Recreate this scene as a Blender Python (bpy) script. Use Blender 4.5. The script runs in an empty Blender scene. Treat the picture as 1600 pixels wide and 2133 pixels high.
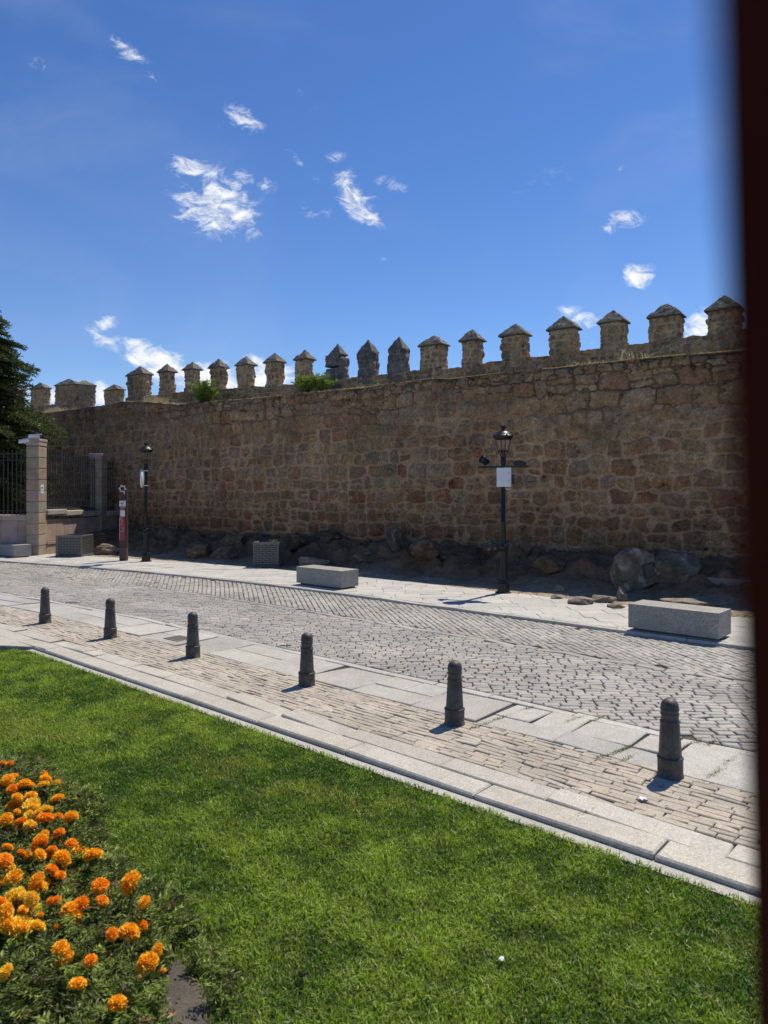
import bpy, bmesh, math, random
import numpy as np
from mathutils import Vector, Matrix, noise as mnoise

R = math.radians
random.seed(7)
rng = np.random.default_rng(11)
S = bpy.context.scene
COL = S.collection

# ------------------------------------------------------------------ camera
CAMZ, F, HOR = 2.2, 1479.0, 1025.0
cam = bpy.data.cameras.new('camera')
cam.sensor_fit = 'VERTICAL'
cam.sensor_height = 36.0
cam.lens = F / 2133 * 36
cam.shift_y = -(1066.5 - HOR) / 2133
cam.clip_start = 0.01
cam.clip_end = 3000
cam.dof.use_dof = True
cam.dof.focus_distance = 13.0
cam.dof.aperture_fstop = cam.lens / 6.8
camo = bpy.data.objects.new('camera', cam)
camo.location = (0, 0, CAMZ)
camo.rotation_euler = (R(90), 0, 0)
COL.objects.link(camo)
S.camera = camo

# ------------------------------------------------------------------ light
SUN_EL, SUN_AZ = 61.0, 40.0            # azimuth measured from +Y towards +X
w = bpy.data.worlds.new('World')
S.world = w
w.use_nodes = True
sun = bpy.data.lights.new('sun', 'SUN')
sun.energy = 4.9
sun.angle = R(0.5)
sun.color = (1.0, 0.925, 0.79)
suno = bpy.data.objects.new('sun', sun)
sd = Vector((math.sin(R(SUN_AZ)) * math.cos(R(SUN_EL)), math.cos(R(SUN_AZ)) * math.cos(R(SUN_EL)), math.sin(R(SUN_EL))))
suno.rotation_euler = sd.to_track_quat('Z', 'Y').to_euler()
suno.location = sd * 60
COL.objects.link(suno)
S.view_settings.view_transform = 'Standard'
S.view_settings.look = 'None'
S.view_settings.exposure = 0.13
S.view_settings.gamma = 1.0
S.cycles.use_denoising = True
S.cycles.max_bounces = 8
S.cycles.transparent_max_bounces = 16


def build_world():
    nt = w.node_tree
    nt.nodes.clear()
    N, L = nt.nodes, nt.links

    def nd(t, **k):
        n = N.new(t)
        for a, b in k.items():
            setattr(n, a, b)
        return n

    def mth(op, a, b=None, c=None, clamp=False):
        n = nd('ShaderNodeMath', operation=op, use_clamp=clamp)
        for i, v in enumerate((a, b, c)):
            if v is None:
                continue
            if isinstance(v, (int, float)):
                n.inputs[i].default_value = v
            else:
                L.new(v, n.inputs[i])
        return n.outputs[0]

    sky = nd('ShaderNodeTexSky', sky_type='NISHITA', sun_disc=False)
    sky.sun_elevation = R(SUN_EL)
    sky.sun_rotation = R(SUN_AZ)
    sky.altitude = 1100
    sky.air_density = 1.0
    sky.dust_density = 0.1
    sky.ozone_density = 2.5
    tc = nd('ShaderNodeTexCoord')
    sep = nd('ShaderNodeSeparateXYZ')
    L.new(tc.outputs['Generated'], sep.inputs[0])
    yy = mth('MAXIMUM', sep.outputs[1], 0.05)
    u = mth('DIVIDE', sep.outputs[0], yy)
    v = mth('DIVIDE', sep.outputs[2], yy)
    cmb = nd('ShaderNodeCombineXYZ')
    L.new(u, cmb.inputs[0])
    L.new(v, cmb.inputs[1])
    # warp
    wn = nd('ShaderNodeTexNoise')
    wn.inputs['Scale'].default_value = 16
    wn.inputs['Detail'].default_value = 4
    L.new(cmb.outputs[0], wn.inputs['Vector'])
    wsub = nd('ShaderNodeVectorMath', operation='SUBTRACT')
    L.new(wn.outputs['Color'], wsub.inputs[0])
    wsub.inputs[1].default_value = (0.5, 0.5, 0.5)
    wsc = nd('ShaderNodeVectorMath', operation='SCALE')
    L.new(wsub.outputs[0], wsc.inputs[0])
    wsc.inputs['Scale'].default_value = 0.035
    wp = nd('ShaderNodeVectorMath', operation='ADD')
    L.new(cmb.outputs[0], wp.inputs[0])
    L.new(wsc.outputs[0], wp.inputs[1])
    fn = nd('ShaderNodeTexNoise')
    fn.inputs['Scale'].default_value = 44
    fn.inputs['Detail'].default_value = 12
    fn.inputs['Roughness'].default_value = 0.68
    fn.inputs['Distortion'].default_value = 0.6
    fm = nd('ShaderNodeMapping')
    fm.inputs['Rotation'].default_value = (0, 0, R(35))
    fm.inputs['Scale'].default_value = (0.62, 1.2, 1)
    L.new(wp.outputs[0], fm.inputs[0])
    L.new(fm.outputs[0], fn.inputs['Vector'])
    # x, y, half width, half height (photo pixels), turn, strength
    blobs = [(268, 106, 58, 22, -32, .55), (80, 136, 26, 16, -10, .45), (318, 162, 18, 12, -40, .35),
             (505, 245, 46, 24, -38, .72), (405, 348, 70, 30, -10, .68), (450, 430, 95, 66, -12, .86),
             (505, 462, 60, 28, -50, .82), (395, 425, 34, 22, 20, .6), (392, 452, 40, 16, -8, .62), (470, 385, 60, 18, -22, .5), (620, 345, 16, 10, -40, .4), (640, 430, 20, 10, -30, .38), (545, 392, 22, 12, -20, .5), (455, 258, 14, 9, -20, .35), (795, 540, 12, 8, 0, .35), (528, 378, 56, 22, -25, .62), (608, 328, 24, 17, -50, .5),
             (738, 408, 66, 36, -48, .92), (775, 450, 42, 18, -50, .75), (816, 386, 38, 15, -30, .6),
             (664, 448, 38, 14, -10, .45), (760, 508, 22, 9, 0, .4), (1296, 462, 52, 24, 12, .74),
             (1330, 570, 38, 28, 10, .98), (213, 678, 38, 18, 14, .62), (222, 715, 46, 15, -28, .8),
             (335, 752, 120, 34, -24, 1.15), (440, 790, 150, 40, -12, 1.15), (555, 790, 80, 46, -15, 1.1),
             (697, 326, 22, 16, 0, .4), (1212, 664, 60, 24, -8, .72), (1180, 648, 30, 16, 20, .5), (1462, 690, 52, 40, 40, 1.15),
             (1298, 353, 16, 11, 0, .38), (208, 828, 26, 34, 0, 1.15), (1236, 718, 12, 9, 0, .4), (100, 820, 60, 22, 0, 1.0),
             (650, 385, 14, 14, 0, .35), (1150, 380, 120, 60, 0, .16), (640, 230, 150, 60, -20, .14), (1320, 700, 16, 10, 0, .3)]
    acc = None
    for (bx, by, hw, hh, rot, st) in blobs:
        mp = nd('ShaderNodeMapping', vector_type='TEXTURE')
        mp.inputs['Location'].default_value = ((bx - 800) / F, (HOR - by) / F, 0)
        mp.inputs['Rotation'].default_value = (0, 0, R(rot))
        mp.inputs['Scale'].default_value = (hw * 1.35 / F, hh * 1.35 / F, 1)
        L.new(wp.outputs[0], mp.inputs[0])
        ln = nd('ShaderNodeVectorMath', operation='LENGTH')
        L.new(mp.outputs[0], ln.inputs[0])
        mr = nd('ShaderNodeMapRange', interpolation_type='SMOOTHSTEP')
        mr.inputs[1].default_value = 1.15
        mr.inputs[2].default_value = 0.05
        mr.inputs[3].default_value = 0
        mr.inputs[4].default_value = st
        L.new(ln.outputs['Value'], mr.inputs[0])
        acc = mr.outputs[0] if acc is None else mth('MAXIMUM', acc, mr.outputs[0])
    # wisps: noise eats into the masks
    nz = mth('MULTIPLY_ADD', fn.outputs['Fac'], 4.6, -2.45)
    tot = mth('ADD', mth('MULTIPLY', acc, 1.3), mth('MULTIPLY', nz, mth('MINIMUM', mth('MULTIPLY', acc, 2.2), 0.8)))
    al = nd('ShaderNodeMapRange', interpolation_type='SMOOTHSTEP')
    al.inputs[1].default_value = 0.16
    al.inputs[2].default_value = 1.5
    L.new(tot, al.inputs[0])
    front = mth('GREATER_THAN', sep.outputs[1], 0.06)
    vn = nd('ShaderNodeTexNoise')
    vn.inputs['Scale'].default_value = 3.2
    vn.inputs['Detail'].default_value = 5
    vn.inputs['Distortion'].default_value = 0.8
    L.new(fm.outputs[0], vn.inputs['Vector'])
    ve = nd('ShaderNodeMapRange', interpolation_type='SMOOTHSTEP')
    ve.inputs[1].default_value = 0.46
    ve.inputs[2].default_value = 0.80
    ve.inputs[4].default_value = 0.085
    L.new(vn.outputs['Fac'], ve.inputs[0])
    alpha = mth('MULTIPLY', mth('MAXIMUM', al.outputs[0], ve.outputs[0]), front, clamp=True)
    # sky hue a little deeper
    hs = nd('ShaderNodeHueSaturation')
    hs.inputs['Hue'].default_value = 0.510
    hs.inputs['Saturation'].default_value = 1.23
    hs.inputs['Value'].default_value = 1.0
    L.new(sky.outputs[0], hs.inputs['Color'])
    mix = nd('ShaderNodeMix', data_type='RGBA')
    L.new(alpha, mix.inputs[0])
    L.new(hs.outputs[0], mix.inputs[6])
    cs = nd('ShaderNodeMapRange')
    cs.inputs[1].default_value = 0.35
    cs.inputs[2].default_value = 0.68
    cs.inputs[3].default_value = 0.80
    cs.inputs[4].default_value = 1.06
    L.new(fn.outputs['Fac'], cs.inputs[0])
    cc_ = nd('ShaderNodeVectorMath', operation='SCALE')
    cc_.inputs[0].default_value = (7.6, 7.8, 8.1)
    L.new(cs.outputs[0], cc_.inputs['Scale'])
    L.new(cc_.outputs[0], mix.inputs[7])
    bg = nd('ShaderNodeBackground')
    bg.inputs['Strength'].default_value = 0.120
    L.new(mix.outputs[2], bg.inputs['Color'])
    out = nd('ShaderNodeOutputWorld')
    L.new(bg.outputs[0], out.inputs['Surface'])


build_world()

# ------------------------------------------------------------------ helpers


def gp(px, py, z=0.0):
    """photo pixel of a point at height z -> world"""
    Y = F * (CAMZ - z) / (py - HOR)
    return Vector(((px - 800) / F * Y, Y, z))


def zat(py, Y):
    return CAMZ - (py - HOR) / F * Y


def tag(o, label=None, cat=None, group=None, kind=None):
    if label: o['label'] = label
    if cat: o['category'] = cat
    if group: o['group'] = group
    if kind: o['kind'] = kind
    return o


def thing(name, label, cat, loc=(0, 0, 0), rz=0.0, group=None):
    o = bpy.data.objects.new(name, None)
    o.empty_display_size = 0.1
    o.location = loc
    o.rotation_euler = (0, 0, rz)
    COL.objects.link(o)
    return tag(o, label, cat, group)


def link(name, me, mat=None, parent=None):
    o = bpy.data.objects.new(name, me)
    if mat is not None and not me.materials:
        me.materials.append(mat)
    COL.objects.link(o)
    if parent is not None:
        o.parent = parent
    return o


def copy_tree(o, parent=None):
    c = o.copy()
    COL.objects.link(c)
    if parent is not None:
        c.parent = parent
    for ch in list(o.children):
        copy_tree(ch, c)
    return c


def set_col(me, cols):
    at = me.attributes.new('col', 'FLOAT_COLOR', 'POINT')
    a = np.ones((len(me.vertices), 4), np.float32)
    a[:, :3] = cols
    at.data.foreach_set('color', a.ravel())


def mesh_np(name, V, Fa, cols=None, smooth=False):
    """V (n,3), Fa (m,k) equal-sized faces"""
    V = np.asarray(V, np.float32)
    Fa = np.asarray(Fa, np.int32)
    me = bpy.data.meshes.new(name)
    m, k = Fa.shape
    me.vertices.add(len(V))
    me.vertices.foreach_set('co', V.ravel())
    me.loops.add(m * k)
    me.loops.foreach_set('vertex_index', Fa.ravel())
    me.polygons.add(m)
    me.polygons.foreach_set('loop_start', np.arange(0, m * k, k, dtype=np.int32))
    me.polygons.foreach_set('use_smooth', np.full(m, smooth, bool))
    me.update(calc_edges=True)
    if cols is not None:
        set_col(me, cols)
    return me


class MB:
    """collects shapes, builds ONE mesh object"""

    def __init__(s):
        s.v, s.f, s.sm = [], [], []

    def add(s, vs, fs, smooth=False, M=None):
        b = len(s.v)
        s.v += [tuple(M @ Vector(p)) if M is not None else tuple(p) for p in vs]
        s.f += [tuple(b + i for i in f) for f in fs]
        s.sm += [smooth] * len(fs)
        return s

    def box(s, c, size, rz=0.0, bev=0.0, M=None):
        bm = bmesh.new()
        bmesh.ops.create_cube(bm, size=1)
        bmesh.ops.scale(bm, vec=size, verts=bm.verts)
        if bev > 0:
            bmesh.ops.bevel(bm, geom=bm.edges[:], offset=bev, segments=2, affect='EDGES', profile=0.6)
        m = Matrix.Translation(c) @ Matrix.Rotation(rz, 4, 'Z')
        if M is not None: m = M @ m
        s.bm(bm, m)
        return s

    def bm(s, bm, M=None, smooth=False):
        bm.verts.index_update()
        s.add([v.co.copy() for v in bm.verts], [[v.index for v in f.verts] for f in bm.faces], smooth, M)
        bm.free()

    def lathe(s, prof, c=(0, 0, 0), seg=24, smooth=True, M=None, caps=True, twist=0.0):
        vs, fs = [], []
        for (r, z) in prof:
            for k in range(seg):
                a = 2 * math.pi * k / seg + twist
                vs.append((c[0] + r * math.cos(a), c[1] + r * math.sin(a), c[2] + z))
        for i in range(len(prof) - 1):
            for k in range(seg):
                k2 = (k + 1) % seg
                fs.append((i * seg + k, i * seg + k2, (i + 1) * seg + k2, (i + 1) * seg + k))
        s.add(vs, fs, smooth, M)
        if caps:
            n = len(prof) - 1
            s.add([vs[k] for k in range(seg)], [tuple(range(seg - 1, -1, -1))], False, M)
            s.add([vs[n * seg + k] for k in range(seg)], [tuple(range(seg))], False, M)
        return s

    def tube(s, pts, r, seg=8, M=None, r2=None, smooth=True):
        pts = [Vector(p) for p in pts]
        vs, fs = [], []
        n = len(pts)
        for i, p in enumerate(pts):
            t = (pts[min(i + 1, n - 1)] - pts[max(i - 1, 0)]).normalized()
            q = t.to_track_quat('Z', 'Y')
            rr = r if r2 is None else r + (r2 - r) * i / max(1, n - 1)
            for k in range(seg):
                a = 2 * math.pi * k / seg
                vs.append(p + q @ Vector((rr * math.cos(a), rr * math.sin(a), 0)))
        for i in range(n - 1):
            for k in range(seg):
                k2 = (k + 1) % seg
                fs.append((i * seg + k, i * seg + k2, (i + 1) * seg + k2, (i + 1) * seg + k))
        fs.append(tuple(range(seg - 1, -1, -1)))
        fs.append(tuple((n - 1) * seg + k for k in range(seg)))
        s.add(vs, fs, smooth, M)
        return s

    def build(s, name, mat, parent=None):
        me = bpy.data.meshes.new(name)
        me.from_pydata(s.v, [], s.f)
        me.polygons.foreach_set('use_smooth', s.sm)
        me.update()
        return link(name, me, mat, parent)


# noise in numpy
def vnoise(x, y, seed=0):
    xi, yi = np.floor(x).astype(np.int64), np.floor(y).astype(np.int64)
    fx, fy = x - xi, y - yi
    fx, fy = fx * fx * (3 - 2 * fx), fy * fy * (3 - 2 * fy)

    def h(a, b):
        n = (a * 374761393 + b * 668265263 + seed * 974711) & 0xFFFFFFFF
        n = ((n ^ (n >> 13)) * 1274126177) & 0xFFFFFFFF
        return ((n ^ (n >> 16)) & 0xFFFF) / 65535.0
    a, b, c, d = h(xi, yi), h(xi + 1, yi), h(xi, yi + 1), h(xi + 1, yi + 1)
    return (a * (1 - fx) + b * fx) * (1 - fy) + (c * (1 - fx) + d * fx) * fy


def fbm(x, y, seed=0, oct=4, gain=0.5):
    x, y = np.asarray(x, float), np.asarray(y, float)
    t, amp, tot = 0, 1.0, 0
    for o in range(oct):
        t = t + amp * vnoise(x * 2 ** o + o * 17.3, y * 2 ** o - o * 9.1, seed + o)
        tot += amp
        amp *= gain
    return t / tot


def sstep(a, b, x):
    t = np.clip((x - a) / (b - a), 0, 1)
    return t * t * (3 - 2 * t)


# ------------------------------------------------------------------ materials
def mat_new(name):
    m = bpy.data.materials.new(name)
    m.use_nodes = True
    nt = m.node_tree
    b = nt.nodes['Principled BSDF']
    return m, nt, b


def mat_plain(name, col, rough=0.5, metal=0.0, nscale=20, namt=0.15, bump=0.0, spec=0.5, tcoord='Object'):
    m, nt, b = mat_new(name)
    N, L = nt.nodes, nt.links
    tc = N.new('ShaderNodeTexCoord')
    nz = N.new('ShaderNodeTexNoise')
    nz.inputs['Scale'].default_value = nscale
    nz.inputs['Detail'].default_value = 6
    nz.inputs['Roughness'].default_value = 0.65
    L.new(tc.outputs[tcoord], nz.inputs['Vector'])
    mr = N.new('ShaderNodeMapRange')
    mr.inputs[1].default_value = 0.25
    mr.inputs[2].default_value = 0.75
    mr.inputs[3].default_value = 1 - namt
    mr.inputs[4].default_value = 1 + namt
    L.new(nz.outputs['Fac'], mr.inputs[0])
    vm = N.new('ShaderNodeVectorMath')
    vm.operation = 'SCALE'
    vm.inputs[0].default_value = col
    L.new(mr.outputs[0], vm.inputs['Scale'])
    L.new(vm.outputs[0], b.inputs['Base Color'])
    b.inputs['Roughness'].default_value = rough
    b.inputs['Metallic'].default_value = metal
    b.inputs['Specular IOR Level'].default_value = spec
    if bump:
        bp = N.new('ShaderNodeBump')
        bp.inputs['Strength'].default_value = bump
        bp.inputs['Distance'].default_value = 0.01
        L.new(nz.outputs['Fac'], bp.inputs['Height'])
        L.new(bp.outputs[0], b.inputs['Normal'])
    return m


def mat_attr(name, rough=0.85, layers=((30, 0.25), (3, 0.15)), bump=0.5, bdist=0.01, bscale=40, spec=0.3, speck=None, tint=(1, 1, 1)):
    """vertex colour times noise layers; speck = (scale, dark amount, light amount)"""
    m, nt, b = mat_new(name)
    N, L = nt.nodes, nt.links
    at = N.new('ShaderNodeAttribute')
    at.attribute_name = 'col'
    tc = N.new('ShaderNodeTexCoord')
    fac = None
    for sc, amt in layers:
        nz = N.new('ShaderNodeTexNoise')
        nz.inputs['Scale'].default_value = sc
        nz.inputs['Detail'].default_value = 5
        nz.inputs['Roughness'].default_value = 0.6
        L.new(tc.outputs['Object'], nz.inputs['Vector'])
        mr = N.new('ShaderNodeMapRange')
        mr.inputs[1].default_value = 0.28
        mr.inputs[2].default_value = 0.72
        mr.inputs[3].default_value = 1 - amt
        mr.inputs[4].default_value = 1 + amt
        L.new(nz.outputs['Fac'], mr.inputs[0])
        if fac is None:
            fac = mr.outputs[0]
        else:
            mm = N.new('ShaderNodeMath')
            mm.operation = 'MULTIPLY'
            L.new(fac, mm.inputs[0])
            L.new(mr.outputs[0], mm.inputs[1])
            fac = mm.outputs[0]
    if speck:
        vo = N.new('ShaderNodeTexVoronoi')
        vo.inputs['Scale'].default_value = speck[0]
        L.new(tc.outputs['Object'], vo.inputs['Vector'])
        sx = N.new('ShaderNodeSeparateXYZ')
        L.new(vo.outputs['Color'], sx.inputs[0])
        mr = N.new('ShaderNodeMapRange')
        mr.inputs[3].default_value = 1 - speck[1]
        mr.inputs[4].default_value = 1 + speck[2]
        L.new(sx.outputs[0], mr.inputs[0])
        mm = N.new('ShaderNodeMath')
        mm.operation = 'MULTIPLY'
        L.new(fac, mm.inputs[0])
        L.new(mr.outputs[0], mm.inputs[1])
        fac = mm.outputs[0]
    vm = N.new('ShaderNodeVectorMath')
    vm.operation = 'SCALE'
    L.new(at.outputs['Vector'], vm.inputs[0])
    L.new(fac, vm.inputs['Scale'])
    L.new(vm.outputs[0], b.inputs['Base Color'])
    b.inputs['Roughness'].default_value = rough
    b.inputs['Specular IOR Level'].default_value = spec
    nz = N.new('ShaderNodeTexNoise')
    nz.inputs['Scale'].default_value = bscale
    nz.inputs['Detail'].default_value = 6
    nz.inputs['Roughness'].default_value = 0.65
    L.new(tc.outputs['Object'], nz.inputs['Vector'])
    bp = N.new('ShaderNodeBump')
    bp.inputs['Strength'].default_value = bump
    bp.inputs['Distance'].default_value = bdist
    L.new(nz.outputs['Fac'], bp.inputs['Height'])
    L.new(bp.outputs[0], b.inputs['Normal'])
    return m


def mat_leaf(name, trans=0.35, rough=0.5, tcol=(1.1, 1.25, 0.5)):
    m, nt, b = mat_new(name)
    N, L = nt.nodes, nt.links
    at = N.new('ShaderNodeAttribute')
    at.attribute_name = 'col'
    L.new(at.outputs['Color'], b.inputs['Base Color'])
    b.inputs['Roughness'].default_value = rough
    b.inputs['Specular IOR Level'].default_value = 0.35
    tr = N.new('ShaderNodeBsdfTranslucent')
    vm = N.new('ShaderNodeVectorMath')
    vm.operation = 'MULTIPLY'
    L.new(at.outputs['Vector'], vm.inputs[0])
    vm.inputs[1].default_value = tcol
    L.new(vm.outputs[0], tr.inputs['Color'])
    mx = N.new('ShaderNodeMixShader')
    mx.inputs[0].default_value = trans
    L.new(b.outputs[0], mx.inputs[1])
    L.new(tr.outputs[0], mx.inputs[2])
    L.new(mx.outputs[0], nt.nodes['Material Output'].inputs['Surface'])
    return m


M_WALL = mat_attr('rubble_stone', rough=0.92, layers=((75, 0.22), (26, 0.38), (5, 0.24), (0.7, 0.16)), bump=1.0, bdist=0.02, bscale=26, spec=0.15)
M_ROCK = mat_attr('rock', rough=0.92, layers=((30, 0.4), (6, 0.3)), bump=0.9, bdist=0.03, bscale=14, spec=0.15)
M_SETT = mat_attr('granite_sett', rough=0.62, layers=((60, 0.16), (1.1, 0.16)), bump=0.5, bdist=0.006, bscale=70, spec=0.4, speck=(190, .22, .16))
M_SLAB = mat_attr('granite_slab', rough=0.75, layers=((45, 0.12), (1.6, 0.12), (9, 0.1)), bump=0.35, bdist=0.004, bscale=120, spec=0.3, speck=(170, .30, .2))
M_TAN = mat_attr('tan_paver', rough=0.85, layers=((40, 0.2), (1.3, 0.16)), bump=0.6, bdist=0.006, bscale=60, spec=0.2, speck=(160, .15, .1))
M_DIRT = mat_attr('dirt', rough=0.97, layers=((45, 0.4), (7, 0.3), (1.2, .2)), bump=1.0, bdist=0.03, bscale=22, spec=0.1)
M_SOIL = mat_attr('soil', rough=0.9, layers=((60, 0.4), (9, 0.3)), bump=1.0, bdist=0.02, bscale=40, spec=0.2)
M_BENCH = mat_attr('bench_granite', rough=0.7, layers=((55, 0.2), (5, 0.13), (1.2, .1)), bump=0.3, bdist=0.004, bscale=90, spec=0.35, speck=(120, .42, .35))
M_IRON = mat_attr('cast_iron', rough=0.55, layers=((70, 0.25), (16, 0.35), (4, .2)), bump=0.35, bdist=0.004, bscale=60, spec=0.45, speck=(26, .3, .12))
M_LAMP = mat_plain('lamp_iron', (0.008, 0.008, 0.008), rough=0.42, nscale=30, namt=0.2, bump=0.08, spec=0.38)
M_RAIL = mat_plain('railing_iron', (0.018, 0.019, 0.022), rough=0.5, nscale=30, namt=0.2)
M_WHITE = mat_plain('white_paint', (0.68, 0.70, 0.73), rough=0.45, nscale=8, namt=0.05)
M_BLACK = mat_plain('black_plastic', (0.012, 0.012, 0.014), rough=0.4, nscale=20, namt=0.1)
M_PLINTH = mat_plain('plinth_concrete', (0.10, 0.10, 0.10), rough=0.9, nscale=40, namt=0.2)  # dark concrete of bench plinths and planter bases
M_PLANTER = mat_plain('planter_metal', (0.13, 0.13, 0.12), rough=0.5, nscale=25, namt=0.15)
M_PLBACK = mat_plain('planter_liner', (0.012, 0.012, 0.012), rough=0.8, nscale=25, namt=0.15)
M_PILLAR = mat_attr('pink_granite', rough=0.85, layers=((50, 0.18), (4, 0.2)), bump=0.45, bdist=0.008, bscale=45, spec=0.2)
M_RUST = mat_plain('rusty_steel', (0.085, 0.052, 0.045), rough=0.7, nscale=30, namt=0.35, bump=0.2)
M_RED = mat_plain('red_panel', (0.26, 0.022, 0.045), rough=0.5, nscale=15, namt=0.12)
M_PANEL = mat_plain('white_panel', (0.62, 0.60, 0.60), rough=0.5, nscale=15, namt=0.08)
M_INK = mat_plain('dark_ink', (0.03, 0.03, 0.035), rough=0.6, nscale=15, namt=0.05)
M_PLAQUE = mat_plain('bronze_plaque', (0.035, 0.042, 0.042), rough=0.42, metal=0.4, nscale=30, namt=0.2)
M_POST = mat_plain('maroon_paint', (0.075, 0.012, 0.010), rough=0.7, nscale=12, namt=0.2, spec=0.15)
M_LEAF = mat_leaf('leaf', 0.34)
M_GRASS = mat_leaf('grass_blade', 0.48, rough=0.45, tcol=(1.15, 1.3, 0.45))
M_DRY = mat_leaf('dry_stalk', 0.3, tcol=(1.1, 1.0, 0.7))
M_PETAL = mat_leaf('petal', 0.3, rough=0.6, tcol=(1.2, 0.95, 0.6))
M_BARK = mat_plain('bark', (0.07, 0.055, 0.042), rough=0.95, nscale=14, namt=0.4, bump=0.8)

m, nt, b = mat_new('lamp_glass')
b.inputs['Transmission Weight'].default_value = 1.0
b.inputs['Roughness'].default_value = 0.02
b.inputs['IOR'].default_value = 1.02
b.inputs['Base Color'].default_value = (0.93, 0.95, 0.95, 1)
M_GLASS = m

# ------------------------------------------------------------------ street frame: s along the kerb, d across
SO = np.array((0.391, 5.405))
ES = np.array((0.752, -0.659))
ES = ES / np.linalg.norm(ES)
ED = np.array((-ES[1], ES[0]))


def bend(s):
    t = np.minimum(np.asarray(s, float) + 7.0, 0)
    return -0.0108 * t * t


def sd_xy(s, d):
    d = d + bend(s)
    return SO[0] + s * ES[0] + d * ED[0], SO[1] + s * ES[1] + d * ED[1]


def xy_sd(x, y):
    dx, dy = x - SO[0], y - SO[1]
    s = dx * ES[0] + dy * ES[1]
    return s, dx * ED[0] + dy * ED[1] - bend(s)


# wall line:  Y = WC - WK X
WK, WC = 0.739, 21.35
WD = np.array((1.0, -WK))
WD = WD / np.linalg.norm(WD)            # along the wall, to the right
WN = np.array((-WD[1], WD[0]))          # away from the street
W0 = np.array((0.0, WC))


def wall_px(px, back=0.0):
    """point of the wall plane (moved back) seen at photo column px -> (u along wall, Y)"""
    k = (px - 800) / F
    o = W0 + WN * back
    # o + u*WD, x = k*y
    u = (k * o[1] - o[0]) / (WD[0] - k * WD[1])
    return u, o[1] + u * WD[1]


# ------------------------------------------------------------------ tiles
def clip_poly(P, n, c):
    out = []
    for i in range(len(P)):
        a, b_ = P[i], P[(i + 1) % len(P)]
        da, db = a[0] * n[0] + a[1] * n[1] - c, b_[0] * n[0] + b_[1] * n[1] - c
        if da <= 0: out.append(a)
        if (da < 0) != (db < 0) and da != db:
            t = da / (da - db)
            out.append((a[0] + (b_[0] - a[0]) * t, a[1] + (b_[1] - a[1]) * t))
    return out


def area(P):
    return 0.5 * sum(P[i][0] * P[(i + 1) % len(P)][1] - P[(i + 1) % len(P)][0] * P[i][1] for i in range(len(P)))


def inset(P, g):
    Q = list(P)
    if area(P) < 0: P = P[::-1]; Q = list(P)
    for i in range(len(P)):
        a, b_ = P[i], P[(i + 1) % len(P)]
        ex, ey = b_[0] - a[0], b_[1] - a[1]
        l = math.hypot(ex, ey)
        if l < 1e-6: continue
        n = (ey / l, -ex / l)
        Q = clip_poly(Q, n, n[0] * a[0] + n[1] * a[1] - g)
        if len(Q) < 3: return []
    return Q


def tiles(name, polys, mat, z, gap, bev, colf, tilt=0.004, jit=0.006, depth=0.05, bevz=None, zf=None, parent=None, mapf=sd_xy, mina=0.0008):
    V, Fc, C = [], [], []
    bevz = bevz or bev
    rr = random.Random(name)
    for P in polys:
        P = [(p[0] + rr.uniform(-jit, jit), p[1] + rr.uniform(-jit, jit)) for p in P]
        A = inset(P, gap * rr.uniform(0.6, 1.5))
        if len(A) < 3 or abs(area(A)) < mina: continue
        B = inset(A, bev)
        cx, cy = sum(p[0] for p in A) / len(A), sum(p[1] for p in A) / len(A)
        if len(B) != len(A):
            B = [(p[0] + (cx - p[0]) * .2, p[1] + (cy - p[1]) * .2) for p in A]
        tx, ty, tz = rr.gauss(0, tilt), rr.gauss(0, tilt), rr.gauss(0, tilt * 0.5)
        c = colf(cx, cy, rr)
        base = len(V)
        n = len(A)
        z0 = z + (zf(cx, cy) if zf else 0)
        for ring, (Q, dz) in enumerate(((B, 0), (A, -bevz), (A, -depth))):
            for p in Q:
                x, y = mapf(p[0], p[1])
                zz = z0 + dz + (tz + tx * (p[0] - cx) * 8 + ty * (p[1] - cy) * 8 if ring < 2 else 0)
                V.append((x, y, zz))
                C.append(c)
        Fc.append(tuple(base + i for i in range(n)))
        for r_ in range(2):
            for i in range(n):
                j = (i + 1) % n
                Fc.append((base + r_ * n + i, base + (r_ + 1) * n + i, base + (r_ + 1) * n + j, base + r_ * n + j))
    me = bpy.data.meshes.new(name)
    me.from_pydata(V, [], Fc)
    me.update()
    set_col(me, np.array(C, np.float32))
    return link(name, me, mat, parent)


def sheet(name, s0, s1, d0, d1, z, mat, col, ns=60, kind='structure'):
    ss = np.linspace(s0, s1, ns)
    V = []
    for s in ss:
        for d in (d0, d1):
            x, y = sd_xy(s, d)
            V.append((x, y, z))
    Fc = [(2 * i, 2 * i + 2, 2 * i + 3, 2 * i + 1) for i in range(ns - 1)]
    me = bpy.data.meshes.new(name)
    me.from_pydata(V, [], Fc)
    set_col(me, np.tile(np.array(col, np.float32), (len(V), 1)))
    return tag(link(name, me, mat), kind=kind)


S0, S1 = -34.0, 12.0
# big ground sheet to the horizon (below everything)
me = bpy.data.meshes.new('ground')
me.from_pydata([(-900, -900, -0.22), (900, -900, -0.22), (900, 900, -0.22), (-900, 900, -0.22)], [], [(0, 1, 2, 3)])
set_col(me, np.tile(np.array((.17, .14, .10), np.float32), (4, 1)))
tag(link('ground', me, M_DIRT), kind='structure')

JOINT = (.085, .075, .06)
sheet('joint_sand', S0, S1, .02, 9.0, -0.024, M_DIRT, (.10, .085, .065))


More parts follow.
